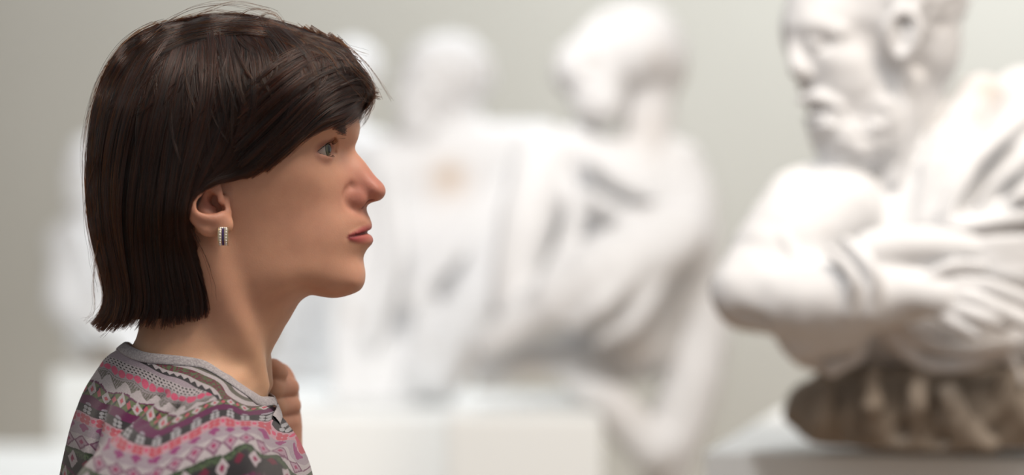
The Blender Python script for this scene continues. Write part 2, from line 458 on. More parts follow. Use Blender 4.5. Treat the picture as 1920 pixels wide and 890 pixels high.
HEAD.clip = ([1.33, 1.40, 1.405, 1.64], [-.165, -.125, -.07, -.07])
TORSO.clip = ([1.09, 1.27, 1.33, 1.42], [-.10, -.13, -.155, -.18])

# ------------------------------------------------------------------ skin
def skin_material():
    m, nt, b = material('skin')
    at = nnew(nt, 'ShaderNodeAttribute', attribute_name='tint')
    n1 = noise(nt, 60, 3); n2 = noise(nt, 900, 2)
    mx = nnew(nt, 'ShaderNodeMix', data_type='RGBA', blend_type='MULTIPLY')
    mx.inputs[0].default_value = 1
    r = ramp(nt, n1.outputs[0], [(.3, (.93, .90, .90)), (.7, (1.04, 1.03, 1.02))])
    nt.links.new(at.outputs['Color'], mx.inputs[6]); nt.links.new(r.outputs[0], mx.inputs[7])
    nt.links.new(mx.outputs[2], b.inputs['Base Color'])
    b.inputs['Roughness'].default_value = .52
    b.inputs['Subsurface Weight'].default_value = .35
    b.inputs['Subsurface Radius'].default_value = (1, .35, .2)
    b.inputs['Subsurface Scale'].default_value = .006
    b.inputs['Specular IOR Level'].default_value = .35
    bump(nt, b, n2.outputs[0], .12, .0006)
    return m
SKIN = skin_material()

xs = axis([(-.40, -.33, .006), (-.33, -.075, .0013), (-.075, -.02, .008)])
ys = axis([(Y0 - .27, Y0 - .09, .007), (Y0 - .09, Y0 + .09, .0014), (Y0 + .09, Y0 + .27, .008)])
zs = axis([(-.005, 1.24, .014), (1.24, 1.61, .00135)])
V, Q = polygonise(body, xs, ys, zs, step=4, slack=1.0)
person = bpy.data.objects.new('person', None)
scene.collection.objects.link(person)
person.location = (-.24, Y0, 0)
tag(person, 'woman in profile at left with short brown hair and a patterned sweater, looking right', 'person')
body_o = mesh_object('body', V, Q, SKIN, person)

def tint(V):
    P = mirror(V.astype(np.float32))
    base = np.array([.58, .32, .212]); c = np.tile(base, (len(P), 1))
    def mixc(col, f):
        nonlocal c
        f = np.clip(f, 0, 1)[:, None]; c = c * (1 - f) + np.array(col) * f
    def dist(p): return np.sqrt(((P - np.asarray(p, np.float32)) ** 2).sum(1))
    mixc((.64, .39, .25), (1.40 - P[:, 2]) / .04)                        # neck a little paler
    mixc((.50, .20, .155), .9 * np.exp(-(dist(S3(697, 350, 6)) / .023) ** 2))
    mixc((.48, .17, .13), .7 * np.exp(-(dist(S3(668, 372, 14)) / .011) ** 2))
    mixc((.60, .31, .23), .40 * np.exp(-(dist(S3(600, 400, 40)) / .035) ** 2))
    mixc((.58, .30, .22), .35 * np.exp(-(dist(S3(672, 520, 12)) / .02) ** 2))
    lidz = np.clip((P[:, 2] - EYE[2] + .001) / .003, 0, 1)
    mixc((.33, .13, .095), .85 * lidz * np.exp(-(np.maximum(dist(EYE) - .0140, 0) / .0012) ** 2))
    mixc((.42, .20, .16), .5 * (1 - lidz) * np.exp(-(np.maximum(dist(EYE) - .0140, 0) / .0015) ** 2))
    mixc((.40, .24, .20), .45 * np.exp(-(dist(S3(640, 297, 16)) / .008) ** 2))
    for pts, up in ((UP_LIP, 1), (LO_LIP, -1)):
        s = spline(pts, 5); d = chain(P, s[:, :3], s[:, 3] * .95)
        mixc((.31, .04, .055) if up < 0 else (.38, .085, .09), np.clip(1 - d / .0016, 0, 1) * (P[:, 0] > S3(650, 440, 25)[0]))
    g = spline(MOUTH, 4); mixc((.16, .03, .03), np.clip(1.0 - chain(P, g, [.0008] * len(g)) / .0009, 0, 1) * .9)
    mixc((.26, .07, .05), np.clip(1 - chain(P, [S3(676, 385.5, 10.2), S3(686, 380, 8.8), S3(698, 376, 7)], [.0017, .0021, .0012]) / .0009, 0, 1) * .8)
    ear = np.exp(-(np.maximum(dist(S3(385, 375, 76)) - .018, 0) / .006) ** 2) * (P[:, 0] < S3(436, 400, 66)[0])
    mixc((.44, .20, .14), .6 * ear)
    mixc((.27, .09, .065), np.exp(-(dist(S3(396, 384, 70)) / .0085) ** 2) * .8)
    mixc((.50, .27, .19), np.clip((V[:, 1] - Y0 - .03) / .02, 0, 1) * (V[:, 0] > -.20) * (V[:, 2] < 1.37))
    return c
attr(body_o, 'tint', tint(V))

# ------------------------------------------------------------------ eyes
def eye_material():
    m, nt, b = material('eye')
    tc = nnew(nt, 'ShaderNodeTexCoord')
    dot = nnew(nt, 'ShaderNodeVectorMath', operation='DOT_PRODUCT')
    nrm = nnew(nt, 'ShaderNodeVectorMath', operation='NORMALIZE')
    nt.links.new(tc.outputs['Object'], nrm.inputs[0]); nt.links.new(nrm.outputs[0], dot.inputs[0]); dot.inputs[1].default_value = (1, 0, 0)
    ac = nnew(nt, 'ShaderNodeMath', operation='ARCCOSINE'); nt.links.new(dot.outputs['Value'], ac.inputs[0])
    n = noise(nt, 500, 3)
    ad = nnew(nt, 'ShaderNodeMath', operation='MULTIPLY_ADD'); nt.links.new(n.outputs[0], ad.inputs[0]); ad.inputs[1].default_value = .03; nt.links.new(ac.outputs[0], ad.inputs[2])
    r = ramp(nt, ad.outputs[0], [(0, (.004, .004, .004)), (.29, (.006, .006, .006)), (.32, (.06, .058, .035)), (.42, (.11, .11, .07)), (.48, (.02, .022, .02)), (.54, (.34, .30, .27)), (1, (.34, .24, .21))])
    nt.links.new(r.outputs[0], b.inputs['Base Color'])
    b.inputs['Roughness'].default_value = .12; b.inputs['Coat Weight'].default_value = .15; b.inputs['Coat Roughness'].default_value = .02
    return m
EYEM = eye_material()
def ball(name, c, r, mat, parent, nu=48, nv=32, sc=(1, 1, 1), rot=None, fn=None):
    u = np.linspace(0, 2 * np.pi, nu, endpoint=False); v = np.linspace(0, np.pi, nv)[1:-1]
    P = [(0, 0, 1)] + [(math.sin(b) * math.cos(a), math.sin(b) * math.sin(a), math.cos(b)) for b in v for a in u] + [(0, 0, -1)]
    P = np.array(P)
    if fn is not None: P = fn(P)
    P = P * r * np.array(sc)
    fc = []
    for k in range(len(v) - 1):
        for a in range(nu):
            A = 1 + k * nu + a; B = 1 + k * nu + (a + 1) % nu
            fc.append((A, A + nu, B + nu, B))
    me = bpy.data.meshes.new(name)
    fs = fc + [(0, 1 + a, 1 + (a + 1) % nu) for a in range(nu)] + [(len(P) - 1, 1 + (len(v) - 1) * nu + (a + 1) % nu, 1 + (len(v) - 1) * nu + a) for a in range(nu)]
    me.from_pydata([tuple(p) for p in P], [], fs); me.update()
    me.polygons.foreach_set('use_smooth', [True] * len(me.polygons))
    me.materials.append(mat)
    o = bpy.data.objects.new(name, me); scene.collection.objects.link(o)
    o.location = c
    if rot: o.rotation_euler = rot
    if parent is not None: set_parent(o, parent)
    return o
def cornea(P):
    a = np.arccos(np.clip(P[:, 0], -1, 1)); k = 1 + .075 * np.exp(-(a / .42) ** 2)
    return P * k[:, None]
for s in (-1, 1):
    c = EYE.copy(); c[1] = Y0 + s * (Y0 - EYE[1])
    ball('eye', c, EYE_R, EYEM, person, 64, 48, rot=(0, -.06, -.30), fn=cornea)

# ------------------------------------------------------------------ hair curves helper
def strands(name, curves, r0, r1, mat, parent):
    """curves: list of (n,3) arrays -> one Curves object"""
    hc = bpy.data.hair_curves.new(name)
    hc.add_curves([len(c) for c in curves])
    pos = np.concatenate(curves).astype(np.float32)
    hc.attributes['position'].data.foreach_set('vector', pos.ravel()) if 'position' in hc.attributes else None
    rad = np.concatenate([np.linspace(r0, r1, len(c)) for c in curves]).astype(np.float32)
    ra = hc.attributes.get('radius') or hc.attributes.new('radius', 'FLOAT', 'POINT')
    ra.data.foreach_set('value', rad)
    hc.materials.append(mat)
    o = bpy.data.objects.new(name, hc); scene.collection.objects.link(o)
    if parent is not None: set_parent(o, parent)
    return o
def hair_material(name, mel, red, rough=.32, rand=.35):
    m = bpy.data.materials.new(name); m.use_nodes = True; nt = m.node_tree; nt.nodes.clear()
    out = nnew(nt, 'ShaderNodeOutputMaterial'); h = nnew(nt, 'ShaderNodeBsdfHairPrincipled')
    h.parametrization = 'MELANIN'
    h.inputs['Melanin'].default_value = mel; h.inputs['Melanin Redness'].default_value = red
    h.inputs['Roughness'].default_value = rough; h.inputs['Radial Roughness'].default_value = .55
    h.inputs['Random Color'].default_value = rand; h.inputs['Random Roughness'].default_value = .2
    nt.links.new(h.outputs[0], out.inputs[0])
    return m
LASH = hair_material('lash_hair', .97, .6)
# eyelashes
lc = []
R = np.random.default_rng(3)
for sgn in (-1, 1):
    for t in np.linspace(.03, .97, 46):
        for up in (1, 0):
            if (not up and R.random() < .55) or t > .64: continue
            mid = LID_U if up else LID_L
            a = C_OUT + (C_IN - C_OUT) * t
            k = 1 - (2 * t - 1) ** 2
            p = C_OUT * (1 - t) ** 2 + C_IN * t ** 2 + 2 * t * (1 - t) * (2 * mid - .5 * (C_OUT + C_IN))
            v = p - EYE; p = EYE + v / np.linalg.norm(v) * .0134
            v = v / np.linalg.norm(v)
            L = (.0050 if up else .0022) * (.75 + .25 * R.random()) * (.65 + .35 * k)
            dirv = v * .35 + np.array([1.0, -.25 * (1 - t), -.12 if up else -.2]) + R.normal(0, .10, 3)
            dirv /= np.linalg.norm(dirv)
            pts = [p + dirv * L * s + np.array([0, 0, (1 if up else -.5) * .55 * L * s * s]) for s in np.linspace(0, 1, 6)]
            pts = np.array(pts)
            if sgn > 0: pts[:, 1] = 2 * Y0 - pts[:, 1]
            lc.append(pts)
strands('eyelashes', lc, .00016, .00005, LASH, person)

# ------------------------------------------------------------------ sweater
def fold(P):                                             # far side of the leaning torso -> near side
    M = P.astype(np.float32).copy(); M[:, 0] += .30 * np.maximum(P[:, 1] - Y0, 0); M[:, 1] = Y0 - np.abs(P[:, 1] - Y0); return M
def cloth_w(x, z):
    x = np.atleast_1d(np.float32(x)); z = np.atleast_1d(np.float32(z))
    return np.maximum(TORSO.width(x, z) + .002, HEAD.width(x, z) + .0045)
def cloth(P):                                            # torso and base of the neck, cloth side
    d = torso(P) - .001
    return smin(d, HEAD.sdf(mirror(P), Y0) - .0035, .012)
NLp = np.array([(236,645),(244,652),(262,658),(285,664),(341,669),(389,684.5),(430,705),(471,734),(500,754),(514,770),(521,780)])
NLX = (NLp[:, 0] - 960) / F_PX * np.array([1.78,1.76,1.745,1.735,1.722,1.718,1.722,1.736,1.753,1.77,1.78]); NLZ = CAM_Z - (NLp[:, 1] - 445) / F_PX * np.array([1.78,1.76,1.745,1.735,1.722,1.718,1.722,1.736,1.753,1.77,1.78])
def zcut(x): return np.interp(x, NLX, NLZ, left=NLZ[0] + .002, right=NLZ[-1])
def sweater(P):
    P = P.astype(np.float32)
    d = cloth(P)
    na, fa = arm_shapes(P, .012)
    lo, leg = lower(P, .012)
    d = smin(d, lo, .03)
    d = smin(d, na, .035); d = smin(d, smax(fa, np.where(P[:, 0] > -.21, P[:, 2] - W(535, 985, 1.85)[2], -1).astype(np.float32), .004), .012)
    # soft pulls of the cloth running from the neck to the shoulder and down the back
    M = mirror(P)
    for a, b, r, k in (((300, 742, 90), (225, 800, 118), .0035, .012), ((330, 770, 110), (250, 850, 150), .004, .012), ((190, 760, 70), (172, 850, 95), .004, .012)):
        d = smax(d, -(cap(M, S3(*a), S3(*b), r * .4, r)), k)
    d = smax(d, P[:, 2] - zcut(P[:, 0] + .30 * np.maximum(P[:, 1] - Y0, 0)), .002)
    d = smax(d, .845 - P[:, 2], .004)
    return d
xs = axis([(-.46, -.345, .008), (-.345, -.12, .0018), (-.12, -.04, .008)])
ys = axis([(Y0 - .29, Y0 - .20, .006), (Y0 - .20, Y0 + .0, .0018), (Y0, Y0 + .29, .005)])
zs = axis([(.83, 1.22, .009), (1.22, 1.40, .0018)])
V, Q = polygonise(sweater, xs, ys, zs, step=4, slack=1.1)

def surf(px, py, field, add=0):
    w = 60.0
    for _ in range(12):
        p = S3(px, py, w); w = .5 * w + .5 * (float(field.width(p[0], p[2])) * 1000 + add)
    return S3(px, py, w)
def rbf(pts, vals):
    X = np.array([[p[0], p[2]] for p in pts]) * 10; n = len(X)
    phi = lambda r: np.where(r > 1e-9, r * r * np.log(np.maximum(r, 1e-9)), 0)
    D = np.linalg.norm(X[:, None] - X[None], axis=2)
    M = np.zeros((n + 3, n + 3)); M[:n, :n] = phi(D) + 1e-4 * np.eye(n); M[:n, n] = 1; M[:n, n + 1:] = X; M[n, :n] = 1; M[n + 1:, :n] = X.T
    c = np.linalg.solve(M, np.concatenate([vals, [0, 0, 0]]))
    def f(P):
        x = P[:, [0, 2]] * 10; out = np.empty(len(x))
        for i in range(0, len(x), 50000):
            r = np.linalg.norm(x[i:i + 50000, None] - X[None], axis=2); out[i:i + 50000] = phi(r) @ c[:n] + c[n] + x[i:i + 50000] @ c[n + 1:]
        return out
    return f
def family(cols):
    pts, vals = [], []
    for px, ks in cols.items():
        for k, py in ks.items(): pts.append(surf(px, py, TORSO)); vals.append(float(k))
    return rbf(pts, vals)
BODY_V = family({
 150: {1: 652, 2: 662, 3: 709, 4: 738, 5: 752, 6: 768, 7: 790, 8: 812, 9: 842, 10: 895},
 200: {0: 664, 1: 679, 2: 690, 3: 731, 4: 758, 5: 773, 6: 791, 7: 812, 8: 834, 9: 866, 10: 920},
 248: {0: 683, 1: 699, 2: 712, 3: 745, 4: 779, 5: 797, 6: 814, 7: 836, 8: 857, 9: 888},
 300: {0: 705, 1: 724, 2: 737, 3: 768, 4: 800, 5: 815, 6: 830, 7: 852, 8: 874, 9: 905},
 345: {0: 724, 1: 741, 2: 753, 3: 785, 4: 818, 5: 832, 6: 848, 7: 870, 9: 925}})
SLEEVE_V = family({
 320: {3: 785, 4: 796, 5: 808, 6: 824, 7: 842, 8: 858, 9: 888, 10: 935},
 370: {3: 762, 4: 775, 5: 786, 6: 800, 7: 818, 8: 832, 9: 866, 10: 915},
 434: {2: 738, 3: 747, 4: 758, 5: 767, 6: 782, 7: 800, 8: 813, 9: 846, 10: 900},
 490: {2: 751, 3: 759, 4: 765, 5: 775, 6: 786, 7: 798, 8: 815, 9: 848, 10: 903},
 540: {4: 786, 5: 792, 6: 800, 7: 815, 8: 833, 9: 868},
 570: {6: 834, 7: 845, 8: 860, 9: 892}})
YOKE = rbf([surf(x, y, TORSO) for x, y in [(282,686),(330,707),(370,727),(408,747), (319,688),(360,699),(397,716),(419,741), (341,674),(400,693),(440,716),(470,739), (260,700),(300,722),(350,745)]],
           [0] * 4 + [14] * 4 + [30] * 4 + [-18] * 3)
M = fold(V); M[:, 0] = np.clip(M[:, 0], -.325, -.150)
ub_pts = [(x, y) for x in (150, 200, 250, 300, 350) for y in (690, 770, 850)]
UB = rbf([surf(x, y, TORSO) for x, y in ub_pts], [x / 30. + (y - 770) * .006 for x, y in ub_pts])
us_pts = [(x, y) for x in (320, 370, 434, 490, 540, 570) for y in (760, 820, 880) if not (x > 530 and y < 800)]
USV = {320: 0, 370: 1.5, 434: 3.5, 490: 5.25, 540: 6.9, 570: 8.0}
US = rbf([surf(x, y, TORSO) for x, y in us_pts], [USV[x] for x, y in us_pts])

class Ex:                                                # node arithmetic
    nt = None
    def __init__(s, sock): s.s = sock
    @staticmethod
    def op(o, a, b=None, c=None):
        n = Ex.nt.nodes.new('ShaderNodeMath'); n.operation = o
        for i, v in enumerate((a, b, c)):
            if v is None: continue
            if isinstance(v, Ex): Ex.nt.links.new(v.s, n.inputs[i])
            else: n.inputs[i].default_value = float(v)
        return Ex(n.outputs[0])
    def __add__(a, b): return Ex.op('ADD', a, b)
    def __sub__(a, b): return Ex.op('SUBTRACT', a, b)
    def __rsub__(a, b): return Ex.op('SUBTRACT', b, a)
    def __mul__(a, b): return Ex.op('MULTIPLY', a, b)
    __radd__ = __add__; __rmul__ = __mul__
    def fr(a): return Ex.op('FRACT', a)
    def ab(a): return Ex.op('ABSOLUTE', a)
    def lt(a, b): return Ex.op('LESS_THAN', a, b)
    def gt(a, b): return Ex.op('GREATER_THAN', a, b)
def mixcol(f, a, b):
    n = Ex.nt.nodes.new('ShaderNodeMix'); n.data_type = 'RGBA'
    Ex.nt.links.new(f.s, n.inputs[0])
    for i, v in ((6, a), (7, b)):
        if isinstance(v, tuple): n.inputs[i].default_value = (*v, 1)
        else: Ex.nt.links.new(v, n.inputs[i])
    return n.outputs[2]
def sweater_material():
    m, nt, b = material('fair_isle_knit'); Ex.nt = nt
    def A(name):
        n = nnew(nt, 'ShaderNodeAttribute', attribute_name=name); return Ex(n.outputs['Fac'])
    wob = Ex(noise(nt, 420, 4, .75).outputs[0])
    vb, vs, ub, us, yk = A('v_body'), A('v_sleeve'), A('u_body'), A('u_sleeve'), A('yoke')
    isS = vs.gt(vb)
    v = Ex.op('MAXIMUM', vb, vs) + (wob - .5) * .30
    v = v - v.gt(10.) * 7.0
    u = ub + (us - ub) * isS + (wob - .5) * .16
    k = Ex.op('FLOOR', v); f = v - k
    def dia(uu, ff, a, c):                                # diamond metric, 1 on the rim
        return (uu - .5).ab() * (1 / a) + (ff - .5).ab() * (1 / c)
    def circ(uu, ff, cu, cf, ru, rf):
        return (uu - cu) * (uu - cu) * (1 / ru ** 2) + (ff - cf) * (ff - cf) * (1 / rf ** 2)
    u1 = u.fr(); u2 = (u * 2).fr(); uh = (u * .5).fr()
    LIGHT, LILAC, WHITE = (.34, .31, .34), (.38, .33, .385), (.50, .475, .50)
    PINK, ROSE, PALE = (.62, .09, .19), (.50, .10, .14), (.52, .33, .39)
    PURP, MAG, DARK, GREEN, GREY, DGREEN = (.13, .016, .085), (.30, .06, .20), (.035, .034, .040), (.13, .18, .085), (.13, .13, .11), (.030, .055, .028)
    # 0 dots
    uq = (u * 4).fr(); fq = (f * 3).fr()
    row = Ex.op('FLOOR', f * 3); off = (row * .5).fr()
    uo = (u * 4 + off).fr()
    c0 = mixcol(circ(uo, fq, .5, .5, .30, .26).lt(1), WHITE, DARK)
    # 1 pink chain
    c1 = mixcol(circ(u2, f, .5, .5, .47, .42).lt(1), LIGHT, PINK)
    # 2 grey zigzag over white teeth
    tri = (u1 - .5).ab() * 2
    c2 = mixcol(((f - .12).ab() - .06).lt(0), mixcol((f - tri * .62 - .22).lt(0), WHITE, GREY), LIGHT)
    hatch = ((u * 7 + f * 3).fr()).lt(.35)
    c2 = mixcol(hatch * (f - tri * .62 - .16).lt(0) * f.gt(.15), c2, LIGHT)
    # 3 green leaves, white diamonds with a pink heart
    d3 = dia(u1, f, .30, .52)
    star = dia((u + .5).fr(), f, .16, .30)
    c3 = mixcol(f.lt(.10), mixcol(((u * 2 + f * 1.2).fr()).lt(.28), GREEN, DARK), PURP)
    c3 = mixcol(star.lt(1), c3, ROSE)
    c3 = mixcol(d3.lt(1), c3, WHITE)
    c3 = mixcol(d3.lt(.42), c3, ROSE)
    # 4 plum, 5 charcoal with pale flowers
    fl = Ex.op('MINIMUM', Ex.op('MINIMUM', circ(u1, f, .36, .32, .13, .2), circ(u1, f, .64, .32, .13, .2)), Ex.op('MINIMUM', circ(u1, f, .36, .74, .13, .2), circ(u1, f, .64, .74, .13, .2)))
    bud = circ(u1, f, .5, .92, .18, .2)
    c4 = mixcol(bud.lt(1), PURP, (.35, .33, .40))
    c5 = mixcol(fl.lt(1), DARK, (.40, .42, .45))
    # 6 rose flowers on pale pink
    fl6 = Ex.op('MINIMUM', Ex.op('MINIMUM', circ(u1, f, .34, .34, .17, .22), circ(u1, f, .66, .34, .17, .22)), Ex.op('MINIMUM', circ(u1, f, .34, .74, .17, .22), circ(u1, f, .66, .74, .17, .22)))
    c6 = mixcol(fl6.lt(1), PALE, ROSE)
    c6 = mixcol(circ((u + .5).fr(), f, .5, .45, .13, .2).lt(1), c6, PINK)
    # 7 plum florets on lilac
    d7 = Ex.op('MINIMUM', circ(u1, f, .5, .3, .32, .22), circ(u1, f, .5, .3, .16, .42))
    c7 = mixcol(d7.lt(1), LILAC, MAG)
    # 8 diamonds in a row
    d8 = dia(u1, f, .52, .50)
    c8 = mixcol(d8.lt(1.0), WHITE, (.19, .075, .15))
    c8 = mixcol(d8.lt(.74), c8, (.42, .30, .38))
    c8 = mixcol(d8.lt(.32), c8, (.34, .03, .13))
    # 9 dark band with big white diamonds
    d9 = dia(uh, f, .20, .40)
    c9 = mixcol(((Ex(noise(nt, 700, 2).outputs[0])).gt(.48)) * f.lt(.32), DARK, (.09, .15, .075))
    c9 = mixcol(f.lt(.10), c9, DGREEN)
    c9 = mixcol(dia((u * .5 + .5).fr(), f, .16, .20).lt(1), c9, (.16, .02, .05))
    c9 = mixcol(d9.lt(1), c9, (.50, .46, .50)); c9 = mixcol(d9.lt(.42), c9, (.30, .03, .11))
    col = LILAC
    bands = [c0, c1, c2, c3, c4, c5, c6, c7, c8, c9]
    for i, c in enumerate(bands): col = mixcol(v.gt(float(i)), col, c)
    # front yoke: beyond the black saw-tooth line
    saw = ((u * 2.2).fr() - .5).ab() * 9
    ykc = mixcol(yk.lt(saw + 2.0), WHITE, DARK)
    ykc = mixcol(((yk - 14).ab()).lt(5.0), ykc, mixcol(Ex(noise(nt, 420, 2).outputs[0]).gt(.5), (.11, .15, .08), (.17, .04, .07)))
    ykc = mixcol(((yk - 25).ab()).lt(1.6), ykc, GREY)
    col = mixcol(yk.gt(0.) * v.lt(3.0), col, ykc)
    hs = noise(nt, 1100, 3, .7)
    r = ramp(nt, hs.outputs[0], [(.25, (.52, .50, .51)), (.75, (.98, .95, .97))])
    mu = nnew(nt, 'ShaderNodeMix', data_type='RGBA', blend_type='MULTIPLY'); mu.inputs[0].default_value = 1
    nt.links.new(col, mu.inputs[6]); nt.links.new(r.outputs[0], mu.inputs[7])
    nt.links.new(mu.outputs[2], b.inputs['Base Color'])
    b.inputs['Roughness'].default_value = .9; b.inputs['Sheen Weight'].default_value = .25; b.inputs['Specular IOR Level'].default_value = .15
    bump(nt, b, hs.outputs[0], .35, .0008)
    return m
sw = mesh_object('sweater', V, Q, sweater_material(), person)
tag(sw, 'grey, pink, green and plum patterned knit sweater')
attr(sw, 'v_body', BODY_V(M)); attr(sw, 'v_sleeve', SLEEVE_V(M)); attr(sw, 'u_body', UB(M)); attr(sw, 'u_sleeve', US(M)); attr(sw, 'yoke', YOKE(M))

# ribbed neckband, a flat tube along the neckline
def neckband():
    s = spline(np.stack([NLX, NLZ], 1), 7); w = cloth_w(s[:, 0], s[:, 1]); w = np.maximum(w, .004)
    near = np.stack([s[:, 0], Y0 - w, s[:, 1]], 1); far = near[::-1].copy(); far[:, 1] = 2 * Y0 - far[:, 1]; far[:, 0] -= .30 * (far[:, 1] - Y0)
    P = np.vstack([near, far]); n = len(P); cen = np.array([-.232, Y0, 0]); Vv, F = [], []
    def grad(p):
        e = .0015; I = np.eye(3) * e; q = np.array([p + v for v in I] + [p - v for v in I], np.float32); c = cloth(q); g = c[:3] - c[3:]; return g / (np.linalg.norm(g) + 1e-9)
    def snap(p):
        for _ in range(6): p = p - grad(p) * float(np.clip(cloth(np.array([p], np.float32))[0], -.006, .006))
        return p
    for _ in range(6):                                   # relax the rim a little, then back onto the cloth
        P = .5 * P + .25 * (np.roll(P, 1, 0) + np.roll(P, -1, 0))
    P = np.array([snap(p) for p in P])
    for i in range(n):
        t = P[(i + 1) % n] - P[i - 1]; t /= np.linalg.norm(t)
        g = grad(P[i]); dn = np.cross(t, g)
        o = P[i] - cen; o[2] = 0; o /= np.linalg.norm(o); ref = o * .6 + np.array([0, 0, -.8])
        if dn @ ref < 0: dn = -dn
        mid = snap(P[i] + dn * .0038); nn = grad(mid); dn = np.cross(t, nn); dn = -dn if dn @ ref < 0 else dn
        for k in range(12):
            a = 2 * math.pi * k / 12; s_ = math.copysign(abs(math.cos(a)) ** .7, math.cos(a)); c = math.sin(a)
            Vv.append(mid + dn * (.0042 * s_) + nn * (.0004 + .0010 * c))
    for i in range(n):
        for k in range(12):
            F.append((i * 12 + k, i * 12 + (k + 1) % 12, ((i + 1) % n) * 12 + (k + 1) % 12, ((i + 1) % n) * 12 + k))
    return np.array(Vv), np.array(F)
m, nt, b = material('grey_rib')
wv = nnew(nt, 'ShaderNodeTexNoise'); wv.inputs['Scale'].default_value = 650
tc = nnew(nt, 'ShaderNodeTexCoord'); nt.links.new(tc.outputs['Object'], wv.inputs['Vector'])
r = ramp(nt, wv.outputs[0], [(.3, (.27, .25, .27)), (.7, (.44, .42, .44))]); nt.links.new(r.outputs[0], b.inputs['Base Color'])
b.inputs['Roughness'].default_value = .9; bump(nt, b, wv.outputs[0], .5, .001)
Vn, Fn = neckband()
nb = mesh_object('neckband', Vn, Fn, m, sw)
tag(nb, 'light grey ribbed neckband')

# ------------------------------------------------------------------ trousers and shoes (below the frame)
def trousers(P):
    lo, leg = lower(P.astype(np.float32), .008)
    d = smax(smin(lo, leg, .03), P[:, 2] - .93, .004)
    return smax(d, .07 - P[:, 2], .004)
V, Q = polygonise(trousers, axis([(-.40, -.08, .009)]), axis([(Y0 - .22, Y0 + .22, .009)]), axis([(.04, .96, .012)]))
m, nt, b = material('dark_denim'); b.inputs['Base Color'].default_value = (.02, .025, .045, 1); b.inputs['Roughness'].default_value = .85
mesh_object('trousers', V, Q, m, person)
for s in (-1, 1):
    def shoe(P):
        c = Y0 + s * .095
        d = smin(ell(P, (-.25, c, .055), (.055, .043, .05)), ell(P, (-.15, c, .035), (.075, .046, .04)), .03)
        return smax(d, -P[:, 2] + .001, .003)
    V, Q = polygonise(shoe, axis([(-.33, -.05, .006)]), axis([(Y0 + s * .095 - .07, Y0 + s * .095 + .07, .006)]), axis([(-.01, .13, .006)]))
    m2, nt, b = material('shoe_leather'); b.inputs['Base Color'].default_value = (.03, .02, .015, 1); b.inputs['Roughness'].default_value = .5
    mesh_object('shoe', V, Q, m2, person)

# ------------------------------------------------------------------ hair
hair_out = [(680,205),(692,185),(700,168),(695,148),(676,118),(655,95),(633,82),(602,70),(574,61),(547,50),(515,38),(484,34),(437,32),(397,31),(374,38),(327,46),(303,48),(275,60),(248,80),(224,99),(205,130),(189,169),(174,212),(167,256),(166,300),(165,334),(167,380),(174,433),(182,465),(190,500),(197,530),(201,556),(193,580),(178,600),(165,618)]
hw = {
 62: [(285,18),(340,34),(420,44),(500,42),(570,24)],
 100: [(240,22),(290,50),(380,62),(480,66),(580,52),(630,34),(655,14)],
 160: [(203,25),(240,52),(320,72),(430,80),(540,75),(610,60),(655,42),(685,20)],
 215: [(182,25),(220,58),(300,77),(410,84),(520,78),(590,66),(630,53),(655,40),(674,20)],
 260: [(180,32),(220,62),(300,80),(400,85),(500,76),(560,68),(600,55),(640,38),(662,20)],
 330: [(175,26),(215,60),(290,80),(380,86),(430,76),(480,69),(540,63),(600,48)],
 365: [(172,25),(215,60),(290,82),(345,89),(380,82),(430,70)],
 400: [(178,25),(215,57),(280,78),(340,88),(372,80),(430,64)],
 460: [(192,28),(225,52),(280,68),(340,72),(375,64),(420,58)],
 520: [(202,22),(235,46),(290,63),(345,66),(388,57),(430,52)],
 565: [(206,18),(240,42),(300,60),(350,62),(390,55),(430,48)],
 600: [(185,15),(215,35),(260,50),(320,60),(385,55),(430,46)],
 640: [(180,20),(230,40),(300,55),(380,52)],
}
hr = [(x, y, 0) for x, y in hair_out]
for y, r in hw.items(): hr += [(x, y, w) for x, w in r]
hr += [(750, 150, -120), (720, 60, -120), (600, 10, -120), (450, -20, -120), (250, 10, -120), (130, 120, -120), (100, 300, -120), (100, 450, -120), (120, 560, -80), (720, 260, -60), (720, 400, -40)]
HAIR = Inflate(ctrl(hr), (-0.35, -0.075, 1.355, 1.645))
def hs(px, py, add=0):
    w = 40.0
    for _ in range(10):
        p = S3(px, py, w); w = .5 * w + .5 * float(HAIR.width(p[0], p[2])) * 1000
    return S3(px, py, w + add)
hair_edge = [(684,150),(676,172),(664,190),(645,203),(620,212),(594,224),(562,246),(540,270),(515,292),(490,308),(462,318),(430,326),(408,330),(396,336),(380,352),(364,372),(353,395),(347,412),(356,450),(366,482),(378,520),(384,556),(380,588),(339,596),(292,603),(254,604),(229,604),(211,610),(187,612),(176,602)]
mask_poly = [hs(x, y) for x, y in hair_edge] + [S3(x, y, 0) for x, y in [(188,575),(194,556),(190,530),(180,490),(166,433),(158,380),(156,300),(160,240),(180,160),(215,90),(270,40),(340,22),(460,10),(560,30),(640,80),(676,120)]]
mp = np.array([[p[0], p[2]] for p in mask_poly])
def poly_sdf(X, poly):
    d = np.full(len(X), 1e9); ins = np.zeros(len(X), bool)
    for a, b in zip(poly, np.roll(poly, -1, 0)):
        ab = b - a; t = np.clip(((X - a) @ ab) / (ab @ ab), 0, 1); d = np.minimum(d, ((X - a - t[:, None] * ab) ** 2).sum(1))
        c = (a[1] > X[:, 1]) != (b[1] > X[:, 1]); dy = b[1] - a[1]
        ins ^= c & (X[:, 0] < a[0] + (X[:, 1] - a[1]) / (dy if dy else 1e-9) * ab[0])
    return np.sqrt(d) * np.where(ins, -1, 1)
_h = .0015; _gx = np.arange(-.36, -.06, _h); _gz = np.arange(1.34, 1.66, _h)
_MG = poly_sdf(np.stack(np.meshgrid(_gx, _gz, indexing='ij'), -1).reshape(-1, 2), mp).reshape(len(_gx), len(_gz)).astype(np.float32)
